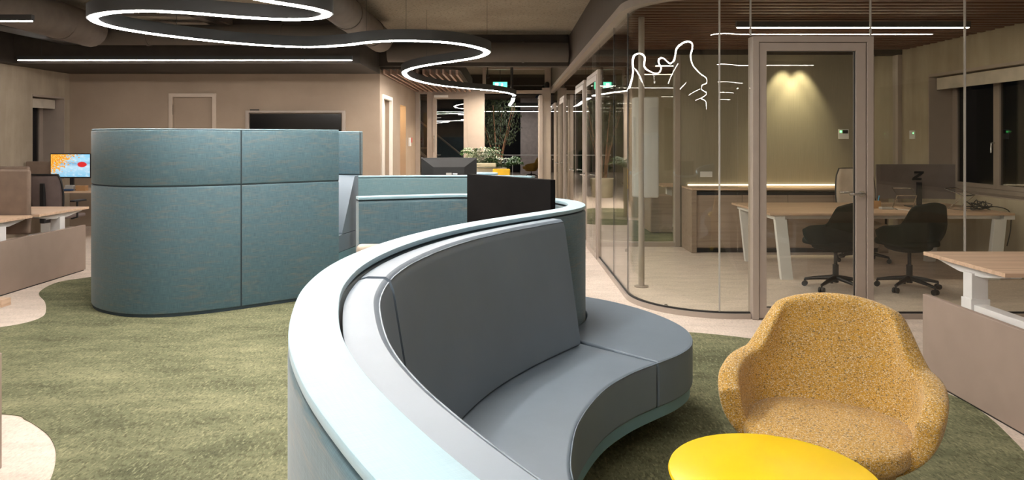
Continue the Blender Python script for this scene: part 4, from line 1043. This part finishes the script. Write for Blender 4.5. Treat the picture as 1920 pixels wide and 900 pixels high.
MB().box(xa, xb, YM, YM + .03, zf(334), zf(288)).build('display_housing', BLACKM, mn, bevel=.004)
sx0, sx1, sz0, sz1 = xa + .012, xb - .012, zf(331.5), zf(289.5)
m = MB(); m.v = [(sx0, YM - .002, sz0), (sx1, YM - .002, sz0), (sx1, YM - .002, sz1), (sx0, YM - .002, sz1)]; m.f = [[0, 1, 2, 3]]; m.uv = {0: [(0, 0), (1, 0), (1, 1), (0, 1)]}
inv = world_of(mn).inverted()
me = bpy.data.meshes.new('screen'); me.from_pydata([inv @ Vector(p) for p in m.v], [], m.f); ul = me.uv_layers.new()
for i, c in enumerate(m.uv[0]): ul.data[i].uv = c
me.materials.append(screen_mat()); o = bpy.data.objects.new('screen', me); col.objects.link(o); o.parent = mn
xm = (xa + xb) / 2
MB().box(xm - .03, xm + .03, YM + .03, YM + .06, .75, 1.1).box(xm - .12, xm + .12, YM - .02, YM + .18, .74, .752).build('stand', BLACKM, mn, bevel=.004)
for nm, lab, x, y, w_, d_, h_, mt in (('wooden_box', 'small open wooden box under the left side of the lit monitor', -7.12, 11.34, .10, .08, .11, ORW),
                              ('desk_clock', 'small grey box under the middle of the lit monitor', -6.93, 11.34, .13, .06, .09, GREYBOX),
                              ('wooden_box', 'small brown wooden box right of the grey box on the rear desk', -6.74, 11.34, .16, .08, .085, ORW)):
    t = empty(nm, (x, y, .74), label=lab, cat='box' if 'box' in nm else 'clock')
    local(MB().box(-w_ / 2, w_ / 2, -d_ / 2, d_ / 2, 0, h_), 'box_body', mt, t, bevel=.004)
ky = empty('folded_cloth', (-6.98, 11.23, .745), label='dark blue cloth lying on the rear left desk', cat='cloth')
local(MB().box(-.22, .14, .0 - .02, .07, 0, .03), 'cloth_fold', plain('dark blue cloth', (.03, .06, .13), .9), ky, bevel=.012)
wc = empty('white_cable', (-6.62, 11.4, .74), label='white cable hanging in a loop from the rear left desk', cat='cable')
MB().tube(spline([(-6.60, 11.5, .75), (-6.56, 11.44, .765), (-6.52, 11.40, .70), (-6.57, 11.40, .56), (-6.60, 11.40, .50)], 6), .008, 6).build('cable_loop', WHITE, wc, smooth=60)

# ------------------------------------------------------------------ behind the low screen: desk, monitor, tables, plants
d3 = empty('high_desk', (-.8, 9.6, 0), label='desk hidden behind the low teal screen carrying the black monitor', cat='desk')
MB().box(-1.5, -.2, 9.0, 9.8, .715, .74).build('tabletop', OAK, d3, bevel=.002)
MB().box(-1.4, -1.3, 9.35, 9.45, .02, .715).box(-.4, -.3, 9.35, 9.45, .02, .715).box(-1.4, -1.3, 9.1, 9.7, 0, .02).box(-.4, -.3, 9.1, 9.7, 0, .02).build('leg', WHITE, d3, bevel=.003)
m2 = empty('black_monitor', (-.75, 9.3, .74), R_(2), label='black monitor seen from behind above the low teal screen', cat='monitor')
m = MB(); w2, zt, zb_ = .36, .575, .14
m.box(-w2, w2, 0, .022, zb_, zt)
local(m, 'display', plain('monitor shell', (.012, .011, .011), .5), m2, bevel=.006)
m = MB(); m.add([(-w2 + .01, 0, zt - .01), (w2 - .01, 0, zt - .01), (w2 - .01, 0, zb_ + .01), (-w2 + .01, 0, zb_ + .01), (-.20, -.035, zt - .12), (.20, -.035, zt - .12), (.20, -.035, zb_ + .03), (-.20, -.035, zb_ + .03)],
             [(0, 1, 5, 4), (1, 2, 6, 5), (2, 3, 7, 6), (3, 0, 4, 7), (4, 5, 6, 7), (0, 3, 2, 1)])
local(m, 'back_shell', plain('monitor hump', (.008, .008, .008), .5), m2)
local(MB().box(-.035, .035, -.07, -.03, .02, .38).box(-.13, .13, -.16, .08, 0, .012), 'stand', GREYBOX, m2, bevel=.004)
local(MB().box(.05, .11, -.10, -.05, .36, .375), 'joint_cover', WHITE, m2, bevel=.004)
bt2 = empty('blue_table', (-.48, 10.8, 0), label='high round light blue table behind the two screens', cat='table')
local(MB().lathe([(.34, 1.022), (.35, 1.03), (.35, 1.045), (.34, 1.05)], n=48), 'tabletop', BLUET, bt2, smooth=40)
local(MB().tube([(0, 0, .02), (0, 0, 1.02)], .03, 14), 'column', WHITE, bt2, smooth=40)
local(MB().lathe([(.24, 0.0), (.24, .015), (.03, .02)], n=36), 'base_plate', WHITE, bt2)
ys = empty('yellow_stool', (-.09, 12.3, 0), label='yellow bar chair whose rounded back shows over the large black screen', cat='chair')
local(MB().box(-.15, .15, -.02, .03, .78, 1.05), 'backrest', YELF, ys, bevel=.022, segs=4)
local(MB().box(-.18, .18, -.34, .03, .72, .78), 'seat', YELF, ys, bevel=.022)
for x, y in ((-.15, -.3), (.15, -.3), (-.15, 0), (.15, 0)): local(MB().tube([(x * 1.2, y * 1.1, 0), (x, y, .73)], .012, 8), 'leg', BLACKM, ys)

def leafy(name, loc, lab, kind, seed, n, spread, height, mats, z0):
    t = empty(name, loc, label=lab, cat='plant')
    rnd = random.Random(seed); x0, y0, _ = loc
    for mi, mt in enumerate(mats):
        m = MB()
        for q in range(n):
            a = rnd.uniform(0, 2 * PI); L = rnd.uniform(.5, 1) * spread; up = rnd.uniform(.35, 1) * height
            c, s = math.cos(a), math.sin(a); prev = None; K = 7
            for i in range(1, K + 1):
                u = i / K; px = x0 + c * L * u; py = y0 + s * L * u; pz = z0 + up * math.sin(u * 2.1) * 1.05
                for sgn in (-1, 1):
                    ll = .12 * (1 - .5 * u) * (1.0 if kind == 'fern' else .8); ww = .018
                    dx, dy = -s * sgn * ll + c * .06, c * sgn * ll + s * .06
                    m.add([(px, py, pz), (px + dx * .5 + c * ww, py + dy * .5 + s * ww, pz + .02), (px + dx, py + dy, pz - .02), (px + dx * .5 - c * ww, py + dy * .5 - s * ww, pz + .01)], [(0, 1, 2, 3)])
        m.build('foliage', mt, t)
    return t
pt = empty('planter', (-.55, 14.2, 0), label='beige planter trough with a shelf top in front of the end doorway', cat='planter')
MB().box(-.62, .0, 13.9, 14.5, 0, 1.0).build('trough', POTM, pt, bevel=.01)
MB().box(-.60, -.20, 13.75, 13.9, 1.03, 1.10).build('shelf', plain('beige shelf', (.62, .55, .36), .5), pt, bevel=.02)
leafy('broadleaf_plant', (-.5, 14.2, 0), 'bushy broadleaf plant with pale variegated leaves in the planter', 'fern', 3, 34, .42, .38, [LEAF, LEAFW], 1.0)
leafy('green_plant', (-.08, 14.3, 0), 'smaller green plant at the right of the planter', 'fern', 5, 26, .38, .22, [LEAF], .98)
tree = empty('indoor_tree', (-.3, 19.3, 0), label='multi-stemmed indoor tree with fine dark leaves beyond the end doorway', cat='tree')
rnd = random.Random(11); mt_ = MB(); ml = MB()
for k in range(6):
    a = k * 1.05 + .3; sp = rnd.uniform(.25, .6)
    bx_, by_ = -.25 + .05 * math.cos(a), 19.3 + .05 * math.sin(a)
    pts = [(bx_, by_, .5), (bx_ + .25 * sp * math.cos(a), by_ + .2 * math.sin(a), 1.2), (bx_ + .7 * sp * math.cos(a), by_ + .3 * math.sin(a), 1.85), (bx_ + 1.1 * sp * math.cos(a), by_ + .5 * math.sin(a), 2.45)]
    mt_.tube(spline(pts, 5), .026, 8, .008)
for q in range(1500):
    u = rnd.uniform(0, 2 * PI); rr = rnd.uniform(.05, .62) ; z = rnd.uniform(1.45, 2.65)
    rr *= .55 + .6 * math.sin((z - 1.3) / 1.5 * PI)
    px, py = -.28 + rr * math.cos(u), 19.3 + rr * math.sin(u); a = rnd.uniform(0, 6.28); l = rnd.uniform(.05, .09)
    ml.add([(px, py, z), (px + l * .5 * math.cos(a) - .013, py + l * .5 * math.sin(a), z - l * .4), (px + l * .6 * math.cos(a), py + l * .6 * math.sin(a), z - l), (px + l * .5 * math.cos(a) + .013, py + l * .5 * math.sin(a), z - l * .5)], [(0, 1, 2, 3)])
mt_.build('trunk', BARK, tree, smooth=60); ml.build('foliage', LEAFD, tree)
MB().lathe([(.24, 0), (.30, .5), (.27, .52)], (-.25, 19.3, 0), 28).build('pot', POTM, tree, smooth=40)
tub_chair('armchair', (1.02, 29.6, 0), R_(75), 'far mustard armchair on a dark stem beyond the end doorway', MUSTP, W=.74, D=.70, zb=.28, zseat=.45, zarm=.60, zback=.86, thick=.07, base='four', r=.28)
p5 = empty('potted_plant', (2.0, 15.5, 0), label='spiky potted plant behind the corridor glass', cat='plant')
MB().lathe([(.18, 0), (.23, .42), (.20, .44)], (1.75, 15.2, 0), 24).build('pot', POTM, p5, smooth=40)
m = MB(); rnd = random.Random(9)
for q in range(46):
    a = rnd.uniform(0, 6.28); L = rnd.uniform(.25, .5); h_ = rnd.uniform(.5, 1.2)
    m.add([(1.75 - .012, 15.2, .44), (1.75 + .012, 15.2, .44), (1.75 + L * .6 * math.cos(a) + .012, 15.2 + L * .6 * math.sin(a), .44 + h_), (1.75 + L * math.cos(a), 15.2 + L * math.sin(a), .44 + h_ * .9)], [(0, 1, 2, 3)])
m.build('foliage', LEAF, p5)
